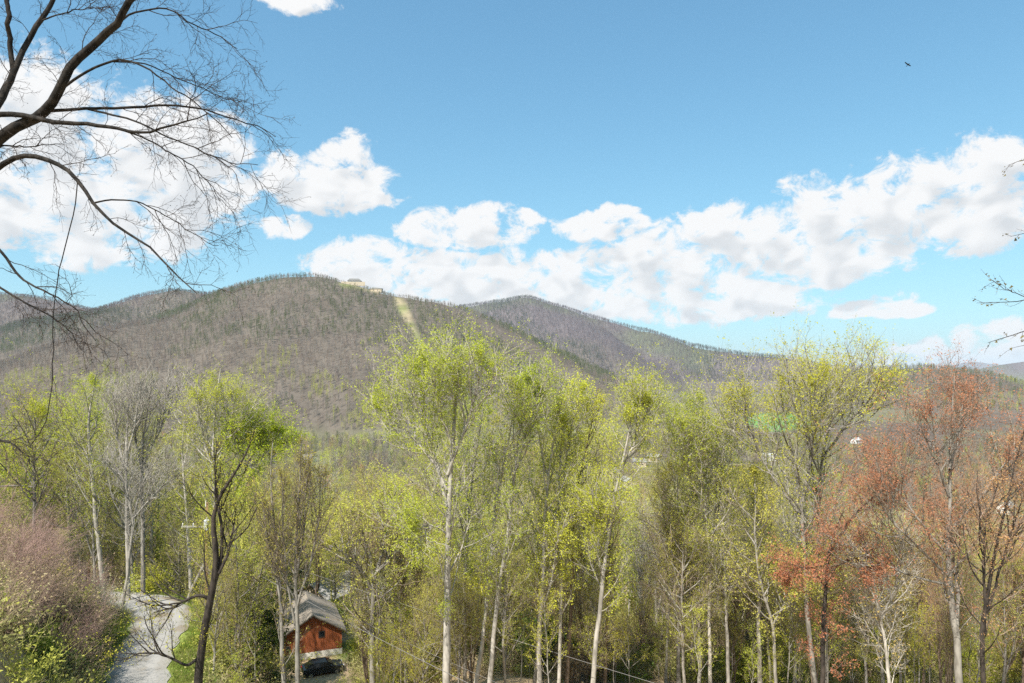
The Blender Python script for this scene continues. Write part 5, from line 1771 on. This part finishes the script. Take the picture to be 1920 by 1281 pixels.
# ------------------------------------------------------------------ utility pole and its wires
pb = PX(388, 1130, 58)
pz = h1(pb[0], pb[1])
ptop = PX(384, 942, 58)[2]
up = empty('utility_pole', (pb[0], pb[1], pz), 0.0)
tag(up, 'brown wooden utility pole with grey transformer beside the gravel lane', 'utility pole')
hp = ptop - pz
MB().tube([(0, 0, -0.5), (0, 0, hp * 0.5), (0, 0, hp)], [0.16, 0.14, 0.11], 12).build('pole', M_POLE, up, True)
arm = MB().box(-2.1, 0.9, -0.16, -0.05, hp - 2.1, hp - 1.98).build('crossarm', M_ARM, up)
for x in (-2.0, -1.1, 0.75):
    MB().tube([(x, -0.1, hp - 1.975), (x, -0.1, hp - 1.85), (x, -0.1, hp - 1.74)], [0.03, 0.055, 0.04], 8).build('insulator', M_WHITE, arm)
tr = MB().tube([(0.16, -0.36, hp - 2.3), (0.16, -0.36, hp - 2.25), (0.16, -0.36, hp - 1.45), (0.16, -0.36, hp - 1.38)], [0.2, 0.24, 0.24, 0.18], 16).build('transformer', M_METAL, up, False)
MB().tube([(0.16, -0.36, hp - 1.376), (0.16, -0.36, hp - 1.1)], [0.05, 0.035], 8).build('bushing', M_WHITE, tr)
MB().tube([(-0.05, -0.12, hp - 0.35), (-0.05, -0.12, hp + 0.15)], [0.05, 0.035], 8).build('insulator', M_WHITE, up)


def wire(label, pts, sag, rad, n=28):
    P_ = []
    for a, b in zip(pts[:-1], pts[1:]):
        for t_ in np.linspace(0, 1, n)[:-1]:
            p = a + (b - a) * t_
            p = p - np.array((0, 0, sag * 4 * t_ * (1 - t_)))
            P_.append(p)
    P_.append(pts[-1])
    tag(MB().tube(P_, rad, 5).build('power_line', M_WIRE, None), label, 'wire', 'overhead wires')


wire('upper pale overhead wire slanting down to the right past the central trunks', [np.array((pb[0] + 0.02, pb[1] - 0.14, pz + hp - 2.9)), PX(1500, 1362, 40)], 0.35, 0.012)
wire('dark thick overhead cable crossing before the red house roof', [np.array((pb[0] + 0.02, pb[1] - 0.14, pz + hp - 3.6)), PX(1010, 1345, 38)], 0.3, 0.02)
wire('thin wire beside the dark cable, slanting below the red house', [np.array((pb[0] + 0.02, pb[1] - 0.14, pz + hp - 3.2)), PX(1100, 1352, 39)], 0.5, 0.010)

# ------------------------------------------------------------------ soaring bird
bc = PX(1703, 121, 165)
bird = MB()
sec = [(-0.92, 0.40, 0.06, 0.18), (-0.55, 0.16, 0.05, 0.26), (-0.25, 0.05, 0.06, 0.30), (0, 0.0, 0.08, 0.34), (0.25, -0.02, 0.06, 0.30), (0.55, -0.06, 0.05, 0.26), (0.85, -0.09, 0.04, 0.14)]
vv = []
for x, z, t_, ch in sec:
    vv += [(x, -ch / 2 + 0.05, z), (x, 0.0, z + t_ / 2), (x, ch / 2 + 0.05, z - 0.01), (x, 0.0, z - t_ / 2)]
ff = [(i * 4 + j, i * 4 + (j + 1) % 4, (i + 1) * 4 + (j + 1) % 4, (i + 1) * 4 + j) for i in range(6) for j in range(4)] + [(0, 1, 2, 3), (27, 26, 25, 24)]
bird.add(vv, ff)
bird.tube([(0, -0.42, -0.06), (0, -0.34, -0.03), (0, -0.15, -0.02), (0, 0.1, -0.03), (0, 0.32, -0.04)], [0.01, 0.05, 0.10, 0.09, 0.03], 8)
bird.add([(-0.03, 0.28, -0.04), (0.03, 0.28, -0.04), (0.12, 0.58, -0.12), (-0.12, 0.58, -0.12), (0, 0.4, -0.10)], [(0, 1, 2, 3), (0, 4, 1), (1, 4, 2), (2, 4, 3), (3, 4, 0)])
bo = bird.build('soaring_bird', principled('dark_feather', (0.02, 0.018, 0.016), rough=0.8))
bo.location = bc
bo.rotation_euler = (math.radians(-20), math.radians(12), 0.3)
tag(bo, 'dark bird soaring with spread wings in the blue sky', 'bird')

# ------------------------------------------------------------------ air
zmin, zmax = float(gz.min()) - 1.0, float(gz.max()) + 30.0
HB = float(rad[-1]) + 200.0
hz = MB().box(-HB, HB, -HB, HB, zmin, max(zmax, 60.0)).build('haze', M_WIRE)
hz.data.materials.clear()
m, t, out = material('haze_air')
pv = t.new('ShaderNodeVolumePrincipled')
pv.inputs['Color'].default_value = (0.80, 0.90, 1.0, 1)
pv.inputs['Density'].default_value = 4.4e-5
pv.inputs['Anisotropy'].default_value = 0.0
t.put(out.inputs['Volume'], pv.outputs[0])
m.cycles.homogeneous_volume = True
hz.data.materials.append(m)
tag(hz, 'pale blue air between the viewer and the far hills', kind='stuff')
